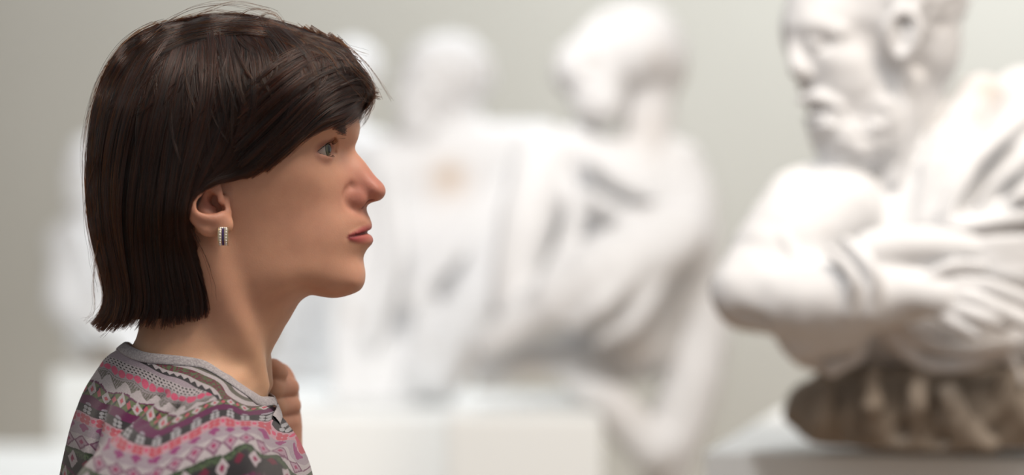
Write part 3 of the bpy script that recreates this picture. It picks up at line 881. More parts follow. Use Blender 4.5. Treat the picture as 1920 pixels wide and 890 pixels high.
def hmask(x, z):
    u = np.clip((x + .36) / _h, 0, _MG.shape[0] - 1.001); v = np.clip((z - 1.34) / _h, 0, _MG.shape[1] - 1.001)
    i = u.astype(int); j = v.astype(int); a = u - i; b = v - j
    return _MG[i, j] * (1 - a) * (1 - b) + _MG[i + 1, j] * a * (1 - b) + _MG[i, j + 1] * (1 - a) * b + _MG[i + 1, j + 1] * a * b
def hair_cap(P):
    P = P.astype(np.float32)
    d = HAIR.sdf(P, Y0) + .0035 + .0012 * vnoise(P * np.array([1, 1, .25], np.float32), .006, 3)
    d = smax(d, hmask(P[:, 0], P[:, 2]) + .0015, .009)
    # hollow: the face and neck stay free inside the curtain of hair
    inner = np.maximum(HEAD.sdf(mirror(P), Y0) - .001, -1)
    return smax(d, -inner - .004, .002)
V, Q = polygonise(hair_cap, axis([(-.345, -.09, .0024)]), axis([(Y0 - .10, Y0 + .10, .0024)]), axis([(1.365, 1.64, .0024)]))
m, nt, b = material('hair_mass')
n = noise(nt, 120, 4); mp_ = nnew(nt, 'ShaderNodeMapping'); mp_.inputs['Scale'].default_value = (1, 1, .12)
tc = nnew(nt, 'ShaderNodeTexCoord'); nt.links.new(tc.outputs['Object'], mp_.inputs['Vector']); nt.links.new(mp_.outputs[0], n.inputs['Vector'])
r = ramp(nt, n.outputs[0], [(.3, (.012, .005, .003)), (.7, (.035, .015, .009))]); nt.links.new(r.outputs[0], b.inputs['Base Color'])
b.inputs['Roughness'].default_value = .6; b.inputs['Specular IOR Level'].default_value = .2
hair = mesh_object('hair', V, Q, m, person)
tag(hair, 'short dark brown chin-length hair with a swept fringe')

G_back = [
 [(318,48),(262,66),(214,112),(184,180),(168,262),(165,340),(170,420),(188,500),(200,556),(190,590),(170,606)],
 [(325,47),(275,75),(232,130),(203,200),(186,280),(181,360),(190,440),(205,510),(212,565),(200,600),(184,620)],
 [(335,47),(295,90),(258,160),(232,240),(216,320),(212,400),(220,470),(232,535),(234,580),(224,606),(210,620)],
 [(345,46),(318,100),(290,180),(268,260),(254,340),(250,420),(256,490),(264,550),(262,585),(250,608),(240,616)],
 [(358,44),(342,110),(322,190),(306,270),(295,350),(290,430),(294,500),(300,555),(300,590),(296,606),(290,613)],
 [(372,42),(366,110),(354,190),(340,270),(330,345),(324,420),(328,490),(338,545),(342,580),(342,598),(340,606)],
 [(386,38),(390,110),(382,190),(364,265),(346,335),(336,400),(342,460),(358,520),(368,565),(372,590),(372,602)],
 [(400,34),(412,110),(408,190),(392,260),(370,322),(350,380),(347,440),(364,490),(382,530),(392,570),(392,596)],
 [(415,33),(432,110),(430,190),(415,255),(395,305),(371,352),(353,400),(352,430),(366,470),(388,515),(402,545)],
]
G_fringe = [
 [(425,34),(444,120),(440,210),(412,285),(383,332),(360,368),(350,398)],
 [(450,35),(482,120),(482,210),(448,290),(405,332),(380,348),(364,366)],
 [(480,36),(525,110),(532,195),(500,272),(448,322),(410,338),(386,344)],
 [(510,42),(568,105),(582,175),(552,240),(504,296),(456,328),(418,338)],
 [(545,52),(604,104),(622,165),(598,214),(550,256),(507,303),(468,331)],
 [(575,62),(634,108),(655,160),(640,196),(600,228),(556,262),(517,304)],
 [(600,70),(652,118),(680,158),(676,188),(648,212),(606,232),(566,258)],
 [(618,78),(662,122),(694,158),(698,178),(686,198),(660,220),(622,236)],
]
G_over = [
 [(470,150),(520,110),(570,85),(610,74),(635,80)],
 [(440,240),(510,170),(570,125),(630,104),(668,112)],
 [(440,310),(520,235),(590,170),(650,142),(694,148)],
 [(470,325),(545,255),(610,195),(665,168),(712,179)],
 [(500,318),(570,258),(625,210),(672,188),(700,200)],
]
def resample(g, n=20):
    s = spline(g, 8); L = np.concatenate([[0], np.cumsum(np.linalg.norm(np.diff(s, axis=0), axis=1))]); t = np.linspace(0, L[-1], n)
    return np.stack([np.interp(t, L, s[:, 0]), np.interp(t, L, s[:, 1])], 1)
NP = 20
GB = np.array([resample(g, NP) for g in G_back]); GF = np.array([resample(g, NP) for g in G_fringe]); GO = np.array([resample(g, NP) for g in G_over])
def lift(px, inset, side):
    """pixel polyline -> world points lying on (inset below) the hair volume"""
    w = np.full(len(px), 50.0)
    for _ in range(8):
        Y = Y0 - w / 1000; x = (px[:, 0] - 960) / F_PX * Y; z = CAM_Z - (px[:, 1] - 445) / F_PX * Y
        w = .5 * w + .5 * HAIR.width(x.astype(np.float32), z.astype(np.float32)) * 1000
    w = np.maximum(w - inset * 1000, 0) if np.isscalar(inset) else np.maximum(w - inset * 1000, 0)
    Y = Y0 - w / 1000; x = (px[:, 0] - 960) / F_PX * Y; z = CAM_Z - (px[:, 1] - 445) / F_PX * Y
    return np.stack([x, Y if side < 0 else 2 * Y0 - Y, z], 1)
def make_locks(G, n_clump, per, spread, R, side, deep, wave=2.0, wmin=0):
    out = []; n = len(G); tt = np.linspace(0, 1, NP)
    nm = n * 7; mph = R.uniform(0, 6.28, nm); mam = R.normal(0, 1, nm); mlay = R.uniform(0, 1, nm)
    for _ in range(n_clump):
        a = R.uniform(0, n - 1.001); i = int(a); f = a - i
        base = G[i] * (1 - f) + G[i + 1] * f
        mi = int(a * 7); ph = mph[mi] + R.normal(0, .5); am = (mam[mi] + R.normal(0, .35)) * wave * 1.2
        base = base + np.stack([np.sin(tt * 5 + ph) * am * tt, np.cos(tt * 4 + ph) * am * .5 * tt], 1)
        lay = deep * (.75 * mlay[mi] + .25 * R.random()); sp = spread * R.uniform(.6, 1.5); cut = R.uniform(.90, 1.0); tl = R.uniform(.2, .55)
        tan = np.gradient(base, axis=0); tan /= np.linalg.norm(tan, axis=1)[:, None] + 1e-9; nor = np.stack([-tan[:, 1], tan[:, 0]], 1)
        for _ in range(per):
            o = R.normal(0, 1); prof = (1.5 - 1.1 * tt * tl * 2) * sp * o
            j = np.cumsum(R.normal(0, .35, NP)) * .6
            c = base + nor * (prof + j)[:, None]
            e = min(1.0, cut + R.normal(0, .02)); s0 = R.uniform(0, .10)
            u = np.linspace(s0, e, NP); c = np.stack([np.interp(u, tt, c[:, 0]), np.interp(u, tt, c[:, 1])], 1)
            ins = lay + abs(R.normal(0, .0012)) + .0011 * np.sin(tt * 8 + ph)
            out.append(lift(c, ins - .0006, side))
    return out
R = np.random.default_rng(11)
locks = []
locks += make_locks(GB, 430, 26, 2.6, R, -1, .006, wave=5)
locks += make_locks(GF, 340, 26, 2.5, R, -1, .005, wave=4.5)
GT = np.array([resample(g, NP) for g in [
 [(300,50),(350,38),(410,30),(470,32),(530,44),(580,62),(628,78)],
 [(310,62),(370,44),(430,38),(490,42),(550,58),(600,76),(650,98)],
 [(330,80),(390,62),(450,60),(510,70),(560,92),(610,112),(668,130)]]])
GU = np.array([resample(g, NP) for g in [
 [(470,32),(420,30),(370,38),(310,46),(262,68),(216,112),(190,165)],
 [(500,44),(440,42),(380,50),(320,62),(270,90),(228,140),(204,200)],
 [(520,66),(460,60),(400,70),(340,90),(290,125),(250,180),(230,240)]]])
locks += make_locks(GT, 46, 14, 2.2, R, -1, .001, wave=5)
locks += make_locks(GU, 46, 14, 2.2, R, -1, .001, wave=5)
locks += make_locks(GT, 24, 14, 2.2, R, 1, .001, wave=5) + make_locks(GU, 24, 14, 2.2, R, 1, .001, wave=5)
locks += make_locks(GO, 85, 14, 1.6, R, -1, .0005, wave=3)
locks += make_locks(GB, 110, 16, 4, R, 1, .004)
locks += make_locks(GF, 90, 16, 4, R, 1, .004)
# tousled locks over the crown
def tousle(n, side):
    out = []
    for _ in range(n):
        i = R.integers(0, len(GA)); g = GA[i]; t0 = R.uniform(0, .22); L = R.uniform(.18, .34); tt = np.linspace(t0, t0 + L, NP)
        c = np.stack([np.interp(tt, np.linspace(0, 1, NP), g[:, 0]), np.interp(tt, np.linspace(0, 1, NP), g[:, 1])], 1) + R.normal(0, 9, 2)
        r = R.normal(0, .30); u = np.linspace(0, 1, NP); d = c - c[0]; ca, sa = np.cos(r * u), np.sin(r * u)
        c = c[0] + np.stack([ca * d[:, 0] - sa * d[:, 1], sa * d[:, 0] + ca * d[:, 1]], 1)
        tan = np.gradient(c, axis=0); tan /= np.linalg.norm(tan, axis=1)[:, None] + 1e-9; nor = np.stack([-tan[:, 1], tan[:, 0]], 1)
        hgt = R.uniform(.0003, .0018); sp = R.uniform(2.0, 4.5)
        for _ in range(13):
            q = c + nor * (sp * R.normal() * (1 - .7 * u) + np.cumsum(R.normal(0, .3, NP)) * .6)[:, None]
            w3 = lift(q, -hgt * np.sin(np.pi * u) + .0010 + abs(R.normal(0, .0010)), side)
            if hmask(w3[:, 0], w3[:, 2]).max() < .003: out.append(w3)
    return out
GA = np.vstack([GB[2:], GF, GF])
locks += tousle(200, -1) + tousle(50, 1)
# stray hairs around the outline
stray = [[(640,120),(675,150),(692,180),(684,208),(655,232),(640,238)], [(650,110),(684,150),(700,180),(694,205),(672,226)], [(630,130),(662,165),(680,190),(672,212),(648,228)], [(660,120),(690,150),(704,165),(712,180)], [(655,125),(688,160),(697,186),(688,214),(678,232)], [(250,95),(330,30),(400,8),(470,14),(520,30)], [(262,85),(330,40),(380,22),(440,6),(500,20)], [(430,40),(470,18),(510,22),(530,45)], [(480,36),(505,24),(530,38),(545,55)],
 [(400,36),(440,22),(480,30),(500,44)], [(590,70),(640,80),(690,120),(735,185)], [(600,80),(660,110),(700,160),(690,215),(680,232)], [(640,100),(690,150),(700,190),(676,232)], [(560,60),(620,72),(660,90),(690,100)],
 [(300,50),(240,80),(190,140),(165,210),(158,270)], [(240,90),(190,160),(160,240),(156,290),(160,350)], [(180,300),(160,380),(168,460),(184,540)], [(185,450),(176,520),(176,580),(160,602)], [(640,85),(665,100),(668,112)],
 [(200,500),(196,560),(176,596),(160,600)], [(220,560),(215,600),(200,622),(190,632)], [(640,160),(675,150),(700,170),(712,180)], [(360,430),(385,480),(402,530),(405,560)], [(350,40),(390,20),(430,24),(470,38)]]
for g in stray:
    g0 = resample(g, NP)
    for _ in range(9 if g[0][0] > 625 else 5):
        c = g0 + np.cumsum(R.normal(0, .5, (NP, 2)), axis=0) + R.normal(0, 3, 2) * np.linspace(0, 1, NP)[:, None]
        locks.append(lift(c, -.002, -1) + np.array([0, R.normal(0, .004), 0]))
HAIRM = hair_material('hair_strand', .89, 1.0, .32, .25)
st = strands('hair_strands', locks, .00013, .00005, HAIRM, hair)
tag(st, kind='stuff')

# eyebrows
bc = []
brow = [(594,233),(610,229),(628,232),(641,239),(650,248)]
bp = resample(brow, 40)
for s in (-1, 1):
    for _ in range(620):
        t = R.uniform(0, .99) * 39; i = int(t); p = bp[i] * (1 - t + i) + bp[min(i + 1, 39)] * (t - i) + R.normal(0, 1, 2) * np.array([1.5, 2.2 + 3.0 * t / 39])
        L = R.uniform(7, 14); ang = R.normal(-.35, .25)
        q = np.array([p + np.array([-math.cos(ang), -math.sin(ang) * -1]) * L * u + np.array([0, -1.5 * u * (1 - u)]) for u in np.linspace(0, 1, 5)])
        w = np.full(5, 40.0)
        for _ in range(8):
            Y = Y0 - w / 1000; x = (q[:, 0] - 960) / F_PX * Y; z = CAM_Z - (q[:, 1] - 445) / F_PX * Y
            w = .5 * w + .5 * HEAD.width(x.astype(np.float32), z.astype(np.float32)) * 1000
        w += .4 + .5 * np.linspace(0, 1, 5)
        Y = Y0 - w / 1000; x = (q[:, 0] - 960) / F_PX * Y; z = CAM_Z - (q[:, 1] - 445) / F_PX * Y
        bc.append(np.stack([x, Y if s < 0 else 2 * Y0 - Y, z], 1))
strands('eyebrows', bc, .00012, .00004, HAIRM, person)

# ------------------------------------------------------------------ earring: a small hinged hoop with two rows of clear stones and a violet bar
gold, nt, b = material('pale_gold'); b.inputs['Base Color'].default_value = (.72, .58, .38, 1); b.inputs['Metallic'].default_value = 1; b.inputs['Roughness'].default_value = .28
gem, nt, b = material('clear_stone'); b.inputs['Base Color'].default_value = (.9, .87, .85, 1); b.inputs['Roughness'].default_value = .05; b.inputs['Coat Weight'].default_value = 1; b.inputs['Metallic'].default_value = .55
vio, nt, b = material('violet_enamel'); b.inputs['Base Color'].default_value = (.035, .01, .10, 1); b.inputs['Roughness'].default_value = .2
def hoop(name, x0, x1, r_out, r_in, a0, a1, mat, parent, cen, n=30):
    """a strip x0..x1 wide bent along an arc in the Y-Z plane"""
    Vv, F = [], []
    for i in range(n + 1):
        a = a0 + (a1 - a0) * i / n
        for (x, r) in ((x0, r_in), (x0, r_out), (x1, r_out), (x1, r_in)):
            Vv.append((cen[0] + x, cen[1] - r * .55 * math.cos(a), cen[2] + r * math.sin(a)))
    for i in range(n):
        for k in range(4): F.append((i * 4 + k, i * 4 + (k + 1) % 4, i * 4 + 4 + (k + 1) % 4, i * 4 + 4 + k))
    F += [(0, 3, 2, 1), (n * 4, n * 4 + 1, n * 4 + 2, n * 4 + 3)]
    return mesh_object(name, Vv, F, mat, parent, smooth=False)
for s in (-1, 1):
    ce = S3(419, 443, 77.5)
    er = hoop('earring', -.0033, .0033, .0064, .0052, -1.9, 2.4, gold, person, ce)
    tag(er, 'gold hoop earring with two rows of clear stones and a violet bar')
    kids = []
    for sx in (-1, 1):
        kids.append(hoop('rim', sx * .0033 - .0003, sx * .0033 + .0003, .0068, .0052, -1.9, 2.4, gold, er, ce))
        for a in np.linspace(-1.1, 1.1, 8):
            p = (ce[0] + sx * .0021, ce[1] - .0065 * .55 * math.cos(a), ce[2] + .0065 * math.sin(a))
            kids.append(ball('stone', p, .0008, gem, er, 10, 8))
    for x in (-.0007, .0007):
        kids.append(ball('stone', (ce[0] + x, ce[1] - .0065 * .55 * math.cos(1.15), ce[2] + .0065 * math.sin(1.15)), .0008, gem, er, 10, 8))
    kids.append(hoop('violet_bar', -.0008, .0008, .0069, .0060, -1.15, .95, vio, er, ce))
    if s > 0:
        for o in [er] + kids:                            # the other ear's
            if o.type == 'MESH' and o.name.split('.')[0] == 'stone': o.location.y = 2 * Y0 - o.location.y
            else:
                co = np.empty(len(o.data.vertices) * 3, np.float32); o.data.vertices.foreach_get('co', co); co = co.reshape(-1, 3); co[:, 1] = 2 * Y0 - co[:, 1]; o.data.vertices.foreach_set('co', co.ravel())

# ------------------------------------------------------------------ the gallery
def box(name, cx, cy, z0, z1, sx, sy, rot, mat, bev=.004, parent=None):
    me = bpy.data.meshes.new(name)
    x, y = sx / 2, sy / 2; c, s = math.cos(rot), math.sin(rot)
    vs = [(cx + c * a - s * b, cy + s * a + c * b, z) for z in (z0, z1) for a, b in ((-x, -y), (x, -y), (x, y), (-x, y))]
    me.from_pydata(vs, [], [(0, 3, 2, 1), (4, 5, 6, 7), (0, 1, 5, 4), (1, 2, 6, 5), (2, 3, 7, 6), (3, 0, 4, 7)]); me.update()
    me.materials.append(mat)
    o = bpy.data.objects.new(name, me); scene.collection.objects.link(o)
    if bev:
        md = o.modifiers.new('bevel', 'BEVEL'); md.width = bev; md.segments = 3
    if parent is not None: set_parent(o, parent)
    return o
m, nt, b = material('grey_green_wall_paint')
n = noise(nt, 1.2, 3); r = ramp(nt, n.outputs[0], [(.3, (.50, .485, .43)), (.7, (.53, .515, .46))]); nt.links.new(r.outputs[0], b.inputs['Base Color'])
b.inputs['Roughness'].default_value = .85; n2 = noise(nt, 300, 2); bump(nt, b, n2.outputs[0], .1, .001)
tag(box('wall_back', 0, 8.06, 0, 4.2, 14, .12, 0, m, 0), kind='structure')
m2, nt, b = material('brown_wood_floor'); n = noise(nt, 6, 4); r = ramp(nt, n.outputs[0], [(.3, (.34, .22, .13)), (.7, (.40, .27, .165))]); nt.links.new(r.outputs[0], b.inputs['Base Color']); b.inputs['Roughness'].default_value = .4
tag(box('floor', 0, 4, -.1, 0, 14, 9, 0, m2, 0), kind='structure')
PL, nt, b = material('white_plinth_paint'); b.inputs['Base Color'].default_value = (.87, .89, .88, 1); b.inputs['Roughness'].default_value = .55
n = noise(nt, 200, 2); bump(nt, b, n.outputs[0], .06, .001)

# ------------------------------------------------------------------ plaster statues
def stone(name, light=(.775, .78, .79), dirt=(.36, .27, .19), lo=.62, hi=.80):
    m, nt, b = material(name)
    n = noise(nt, 9, 6, .62); n2 = noise(nt, 45, 4, .6)
    r = ramp(nt, n.outputs[0], [(lo, light), (hi, dirt)])
    sa = nnew(nt, 'ShaderNodeAttribute', attribute_name='stain_shade'); mx = nnew(nt, 'ShaderNodeMix', data_type='RGBA')
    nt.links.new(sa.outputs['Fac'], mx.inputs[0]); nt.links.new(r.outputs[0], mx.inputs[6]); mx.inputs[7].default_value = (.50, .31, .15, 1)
    nt.links.new(mx.outputs[2], b.inputs['Base Color'])
    b.inputs['Roughness'].default_value = .75; b.inputs['Specular IOR Level'].default_value = .25
    bump(nt, b, n2.outputs[0], .25, .004)
    return m
STONE = stone('aged_plaster')
BROWN = stone('brown_rock', (.30, .25, .20), (.16, .125, .095), .45, .70)

def head(fig, P, x, y, d, s, yaw, beard=True, seed=1):
    """a carved head of half height s px, facing yaw (0 = picture right, clockwise seen from above is negative)"""
    k = fig.k; c = fig.p(x, y, d); F = np.array([math.cos(yaw), math.sin(yaw), 0]); Sd = np.array([-F[1], F[0], 0]); U = np.array([0, 0, 1.])
    R = euler(0, 0, yaw); q = lambda f, g, u: c + (F * f + Sd * g + U * u) * s * k
    E = lambda f, g, u, a, b, z: ell(P, q(f, g, u), (a * s * k, b * s * k, z * s * k), R)
    curl = vnoise(P, .22 * s * k, seed) * .07 * s * k
    h = E(-.12, 0, .22, .92, .74, .80) + curl
    h = smin(h, E(.34, 0, -.28, .56, .52, .72), .2 * s * k)
    h = smin(h, cap(P, q(.82, -.36, .06), q(.82, .36, .06), .12 * s * k, .12 * s * k), .12 * s * k)
    h = smin(h, cap(P, q(.86, 0, .0), q(1.04, 0, -.36), .08 * s * k, .13 * s * k), .08 * s * k)
    for g in (-1, 1):
        h = smax(h, -E(.93, g * .27, -.08, .16, .15, .10), .07 * s * k)
        h = smin(h, E(.76, g * .27, -.09, .09, .09, .08), .03 * s * k)
        h = smin(h, E(-.02, g * .66, -.12, .20, .10, .26), .05 * s * k)
        h = smin(h, E(.55, g * .38, -.32, .22, .18, .2), .15 * s * k)
    if beard:
        h = smin(h, E(.52, 0, -.86, .44, .46, .44) + vnoise(P, .16 * s * k, seed + 1) * .07 * s * k, .1 * s * k)
        h = smin(h, cap(P, q(.88, -.22, -.56), q(.88, .22, -.56), .10 * s * k, .10 * s * k), .06 * s * k)
    else: h = smin(h, cap(P, q(.80, -.12, -.62), q(.80, .12, -.62), .09 * s * k, .09 * s * k), .08 * s * k)
    return h
def stain_shade(o, V, fig, spots):  # brown spots: real stains, patina, and some shade put into the colour
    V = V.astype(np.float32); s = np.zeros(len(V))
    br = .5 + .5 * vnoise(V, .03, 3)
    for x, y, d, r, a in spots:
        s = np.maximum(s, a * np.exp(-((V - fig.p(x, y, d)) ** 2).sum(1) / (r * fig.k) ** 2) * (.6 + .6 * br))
    attr(o, 'stain_shade', np.clip(s, 0, 1))
class Fig:
    """shapes given at photo pixels for a figure D metres away; radii and depths in pixels of that distance"""
    def __init__(s, D): s.D = D; s.k = D / F_PX
    def p(s, x, y, d=0): return W(x, y, s.D + d * s.k)
    def E(s, P, x, y, d, rx, ry, rz, tilt=0): return ell(P, s.p(x, y, d), (rx * s.k, ry * s.k, rz * s.k), euler(0, tilt, 0))
    def C(s, P, *pts, n=0, k=None):
        """pts (x, y, depth, radius)"""
        q = np.array([[*s.p(a, b, c), r * s.k] for a, b, c, r in pts])
        if n: q = spline(q, n)
        return chain(P, q[:, :3], q[:, 3], k)

# the bearded man at the right, arms crossed
A = Fig(2.68)
def statue_a(P):
    P = P.astype(np.float32); k = A.k
    # head
    h = A.E(P, 1650, 15, 20, 150, 125, 135, -.1)
    h = smin(h, A.E(P, 1548, 60, -5, 82, 88, 110, -.15), 30 * k)
    h = smin(h, A.E(P, 1588, 150, -10, 88, 85, 110, -.25), 30 * k)
    h = smin(h, A.C(P, (1492, 52, -40, 17), (1530, 46, -72, 17), (1575, 58, -88, 12), n=3), 12 * k)           # brow
    h = smin(h, A.C(P, (1490, 60, -42, 11), (1489, 100, -55, 12), (1497, 128, -62, 19), n=3), 9 * k)           # nose
    h = smin(h, A.E(P, 1512, 136, -62, 17, 14, 14), 6 * k)
    h = smin(h, A.E(P, 1580, 118, -70, 40, 26, 28), 20 * k)                                                 # cheek
    h = smax(h, -A.E(P, 1533, 80, -98, 30, 26, 17, .15), 8 * k)                                             # socket
    h = smin(h, A.E(P, 1532, 82, -70, 18, 18, 15), 3 * k)
    h = smax(h, -A.C(P, (1512, 90, -92, 3), (1532, 96, -94, 4), (1556, 90, -92, 3), n=3), 4 * k)
    h = smax(h, -A.C(P, (1508, 160, -78, 5), (1532, 158, -84, 5), (1560, 172, -90, 3), n=3), 8 * k)
    # beard, curled
    cur = (vnoise(P, 22 * k, 1) * 6 + vnoise(P, 11 * k, 2) * 4.5) * k
    bd = A.E(P, 1586, 255, -20, 62, 70, 76, -.35)
    bd = smin(bd, A.E(P, 1650, 215, -35, 48, 55, 85, -.2), 30 * k)
    bd = smin(bd, A.E(P, 1555, 225, -35, 36, 50, 42), 20 * k)
    h = smin(h, bd + cur, 12 * k)
    h = smin(h, A.C(P, (1506, 186, -55, 13), (1535, 184, -72, 14), (1575, 198, -84, 10), n=3) + cur * .4, 6 * k)   # moustache
    h = smax(h, -A.C(P, (1510, 208, -68, 5), (1535, 207, -82, 5), (1562, 212, -92, 3), n=3), 5 * k)
    h = smin(h, A.C(P, (1522, 219, -58, 8), (1545, 221, -70, 8)), 5 * k)
    # hair and ear
    ch = (vnoise(P, 26 * k, 5) * 11 + vnoise(P, 13 * k, 6) * 6) * k
    hr = smin(A.E(P, 1690, -10, 20, 125, 135, 120), A.E(P, 1560, -50, 0, 90, 95, 60), 40 * k)
    h = smin(h, hr + ch, 10 * k)
    h = smin(h, A.E(P, 1740, 90, 10, 62, 80, 75), 30 * k)
    ear = A.C(P, (1672, 96, -112, 9), (1662, 62, -118, 10), (1676, 28, -122, 11), (1706, 22, -126, 11), (1722, 48, -126, 11), (1712, 86, -122, 11), (1690, 108, -116, 12), n=3)
    ear = smin(ear, A.E(P, 1690, 66, -100, 26, 22, 36), 6 * k)
    h = smin(h, ear, 5 * k)
    h = smax(h, -A.C(P, (1690, 52, -128, 12), (1690, 80, -124, 11)), 5 * k)
    # neck
    d = smin(h, A.C(P, (1705, 130, 20, 72), (1672, 330, 35, 78)), 25 * k)
    d = smin(d, A.C(P, (1716, 150, -55, 16), (1672, 340, -40, 14)), 14 * k)
    # torso and cloak
    t = A.E(P, 1740, 520, 90, 290, 190, 230)
    t = smin(t, A.C(P, (1560, 400, 60, 85), (1690, 440, 60, 90)), 40 * k)
    cl = A.C(P, (1838, 190, 20, 52), (1790, 300, -30, 62), (1762, 430, -60, 60), n=4)
    cl = smin(cl, A.C(P, (1920, 180, 60, 58), (2010, 300, 60, 110), (2030, 480, 40, 120), n=3), 40 * k)
    cl = smin(cl, A.E(P, 1950, 390, 22, 150, 125, 190), 40 * k)
    d = smin(d, smin(t, cl, 40 * k), 12 * k)
    for pts in (((1950, 205, -30, 17), (1850, 285, -95, 19), (1790, 370, -122, 20), (1765, 450, -125, 15)),
                ((1960, 262, -70, 20), (1880, 330, -115, 20), (1825, 400, -125, 20), (1800, 460, -125, 14)),
                ((1960, 340, -110, 22), (1890, 372, -140, 20), (1850, 400, -140, 18), (1790, 440, -130, 14)),
                ((1960, 400, -120, 20), (1880, 410, -145, 20), (1800, 425, -140, 20)),
                ((1760, 250, -45, 14), (1742, 330, -72, 16), (1728, 415, -85, 14))):
        d = smin(d, A.C(P, *pts, n=4), 9 * k)
    for pts in (((1940, 235, -70, 14), (1860, 310, -108, 16), (1808, 385, -128, 14)), ((1950, 318, -112, 16), (1880, 360, -142, 16), (1835, 398, -146, 10)), ((1960, 382, -132, 13), (1880, 392, -150, 13), (1800, 410, -150, 8))):
        d = smax(d, -A.C(P, *pts, n=4), 9 * k)
    # near arm: shoulder, elbow at the left, forearm across
    a = A.C(P, (1570, 395, -20, 88), (1480, 455, -70, 92), (1408, 545, -120, 66), n=3)
    a = smin(a, A.C(P, (1400, 548, -130, 62), (1520, 560, -180, 76), (1640, 552, -210, 66), (1735, 545, -215, 46), n=3), 30 * k)
    a = smin(a, A.C(P, (1500, 640, -150, 36), (1590, 625, -180, 34)), 30 * k)
    a = smin(a, A.C(P, (1520, 330, 0, 24), (1475, 350, -40, 28), (1440, 400, -60, 24), n=3), 20 * k)
    for pts in (((1560, 470, -252, 11), (1600, 520, -282, 12), (1592, 590, -262, 10)), ((1590, 455, -240, 12), (1640, 515, -278, 13), (1632, 590, -262, 10)), ((1470, 440, -160, 10), (1500, 500, -195, 11), (1520, 590, -225, 9)),
                ((1380, 500, -150, 10), (1440, 560, -200, 12), (1470, 620, -190, 9))):
        a = smin(a, A.C(P, *pts, n=4), 10 * k)
    for pts in (((1612, 462, -275, 6), (1618, 530, -300, 7), (1606, 600, -280, 6)), ((1545, 480, -265, 6), (1560, 530, -285, 6), (1550, 600, -262, 5)), ((1390, 590, -190, 12), (1430, 600, -205, 12))):
        a = smax(a, -A.C(P, *pts, n=4), 7 * k)
    d = smin(d, a, 14 * k)
    # upper hand laid over the chest
    d = smin(d, A.C(P, (1640, 470, -215, 40), (1750, 462, -225, 36), (1830, 470, -225, 26), n=3), 12 * k)
    for y0, x1, y1 in ((462, 1985, 452), (478, 1990, 478), (492, 1985, 505), (505, 1960, 528)):
        d = smin(d, A.C(P, (1820, y0, -232, 13), (1890, (y0 + y1) / 2 - 4, -246, 13), (x1, y1, -236, 11), n=3), 4 * k)
    # lower hand: back of the hand and the bent fingers
    d = smin(d, smin(A.C(P, (1700, 548, -238, 38), (1760, 556, -250, 36)), A.E(P, 1775, 560, -250, 48, 26, 36), 12 * k), 8 * k)
    for pts in (((1790, 530, -262, 14), (1850, 534, -276, 14), (1905, 556, -276, 13), (1950, 580, -262, 12)),
                ((1788, 552, -266, 14), (1838, 562, -286, 14), (1885, 588, -286, 13), (1925, 610, -270, 12)),
                ((1782, 575, -266, 14), (1822, 588, -288, 13), (1858, 602, -288, 13), (1885, 612, -276, 11)),
                ((1768, 592, -262, 13), (1800, 610, -280, 12), (1828, 628, -280, 12)),
                ((1742, 520, -256, 14), (1790, 498, -268, 12), (1840, 500, -268, 11))):
        d = smin(d, A.C(P, *pts, n=3), 3.5 * k)
    # hanging swags below the arms
    for pts in (((1600, 600, -150, 14), (1610, 660, -150, 15), (1560, 690, -140, 16)), ((1640, 600, -165, 14), (1690, 650, -175, 15), (1740, 684, -175, 15), (1820, 680, -170, 14), (1880, 655, -170, 12)),
                ((1660, 590, -170, 12), (1730, 640, -190, 13), (1800, 655, -190, 12), (1900, 640, -190, 12)), ((1480, 620, -120, 22), (1500, 665, -115, 20), (1560, 680, -110, 22)), ((1880, 650, -160, 12), (1905, 700, -150, 13), (1925, 760, -140, 14))):
        d = smin(d, A.C(P, *pts, n=4), 12 * k)
    d = smin(d, A.E(P, 1740, 620, 20, 240, 150, 90), 30 * k)
    d = d + vnoise(P, 30 * k, 9) * 1.6 * k
    return smax(d, A.p(0, 712)[2] - P[:, 2], 8 * k)
V, Q = polygonise(statue_a, axis([(.17, .74, .0036)]), axis([(2.44, 2.90, .0036)]), axis([(1.27, 1.80, .0034)]), slack=1.1)
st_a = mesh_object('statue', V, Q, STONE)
stain_shade(st_a, V, A, [(1850, 170, -20, 30, .5), (1560, 670, -110, 70, .35), (1700, 660, -150, 90, .35), (1860, 670, -150, 80, .35), (1500, 650, -90, 50, .25), (1378, 600, -130, 32, .35)])  # brownish drape and elbow underside: part patina, part painted-in shade
tag(st_a, 'white plaster statue of a bearded man with crossed arms, on the plinth at right', 'statue')
def rock_a(P):
    P = P.astype(np.float32); k = A.k
    d = A.E(P, 1760, 765, 20, 290, 190, 110)
    d = smin(d, A.C(P, (1530, 760, 0, 42), (1640, 770, -60, 62), (1800, 770, -80, 70), (1960, 780, -60, 60), n=2), 20 * k)
    d = smin(d, A.C(P, (1750, 840, -20, 90), (1960, 880, 0, 100)), 30 * k)
    for pts in (((1560, 700, -110, 13), (1545, 770, -120, 16), (1530, 815, -90, 15)), ((1645, 690, -150, 15), (1638, 760, -165, 18), (1640, 820, -140, 14)), ((1725, 690, -175, 15), (1722, 760, -190, 18), (1710, 830, -160, 14)),
                ((1780, 740, -190, 22), (1800, 790, -190, 20), (1850, 830, -170, 20)), ((1890, 690, -150, 16), (1870, 760, -170, 20), (1800, 820, -170, 16)), ((1600, 820, -110, 16), (1720, 835, -150, 18), (1820, 850, -140, 20))):
        d = smin(d, A.C(P, *pts, n=4), 12 * k)
    d = d + (vnoise(P, 40 * k, 4) * 8 + vnoise(P, 18 * k, 8) * 3) * k
    return smax(d, 1.2205 - P[:, 2] - .01 * 0, .004)
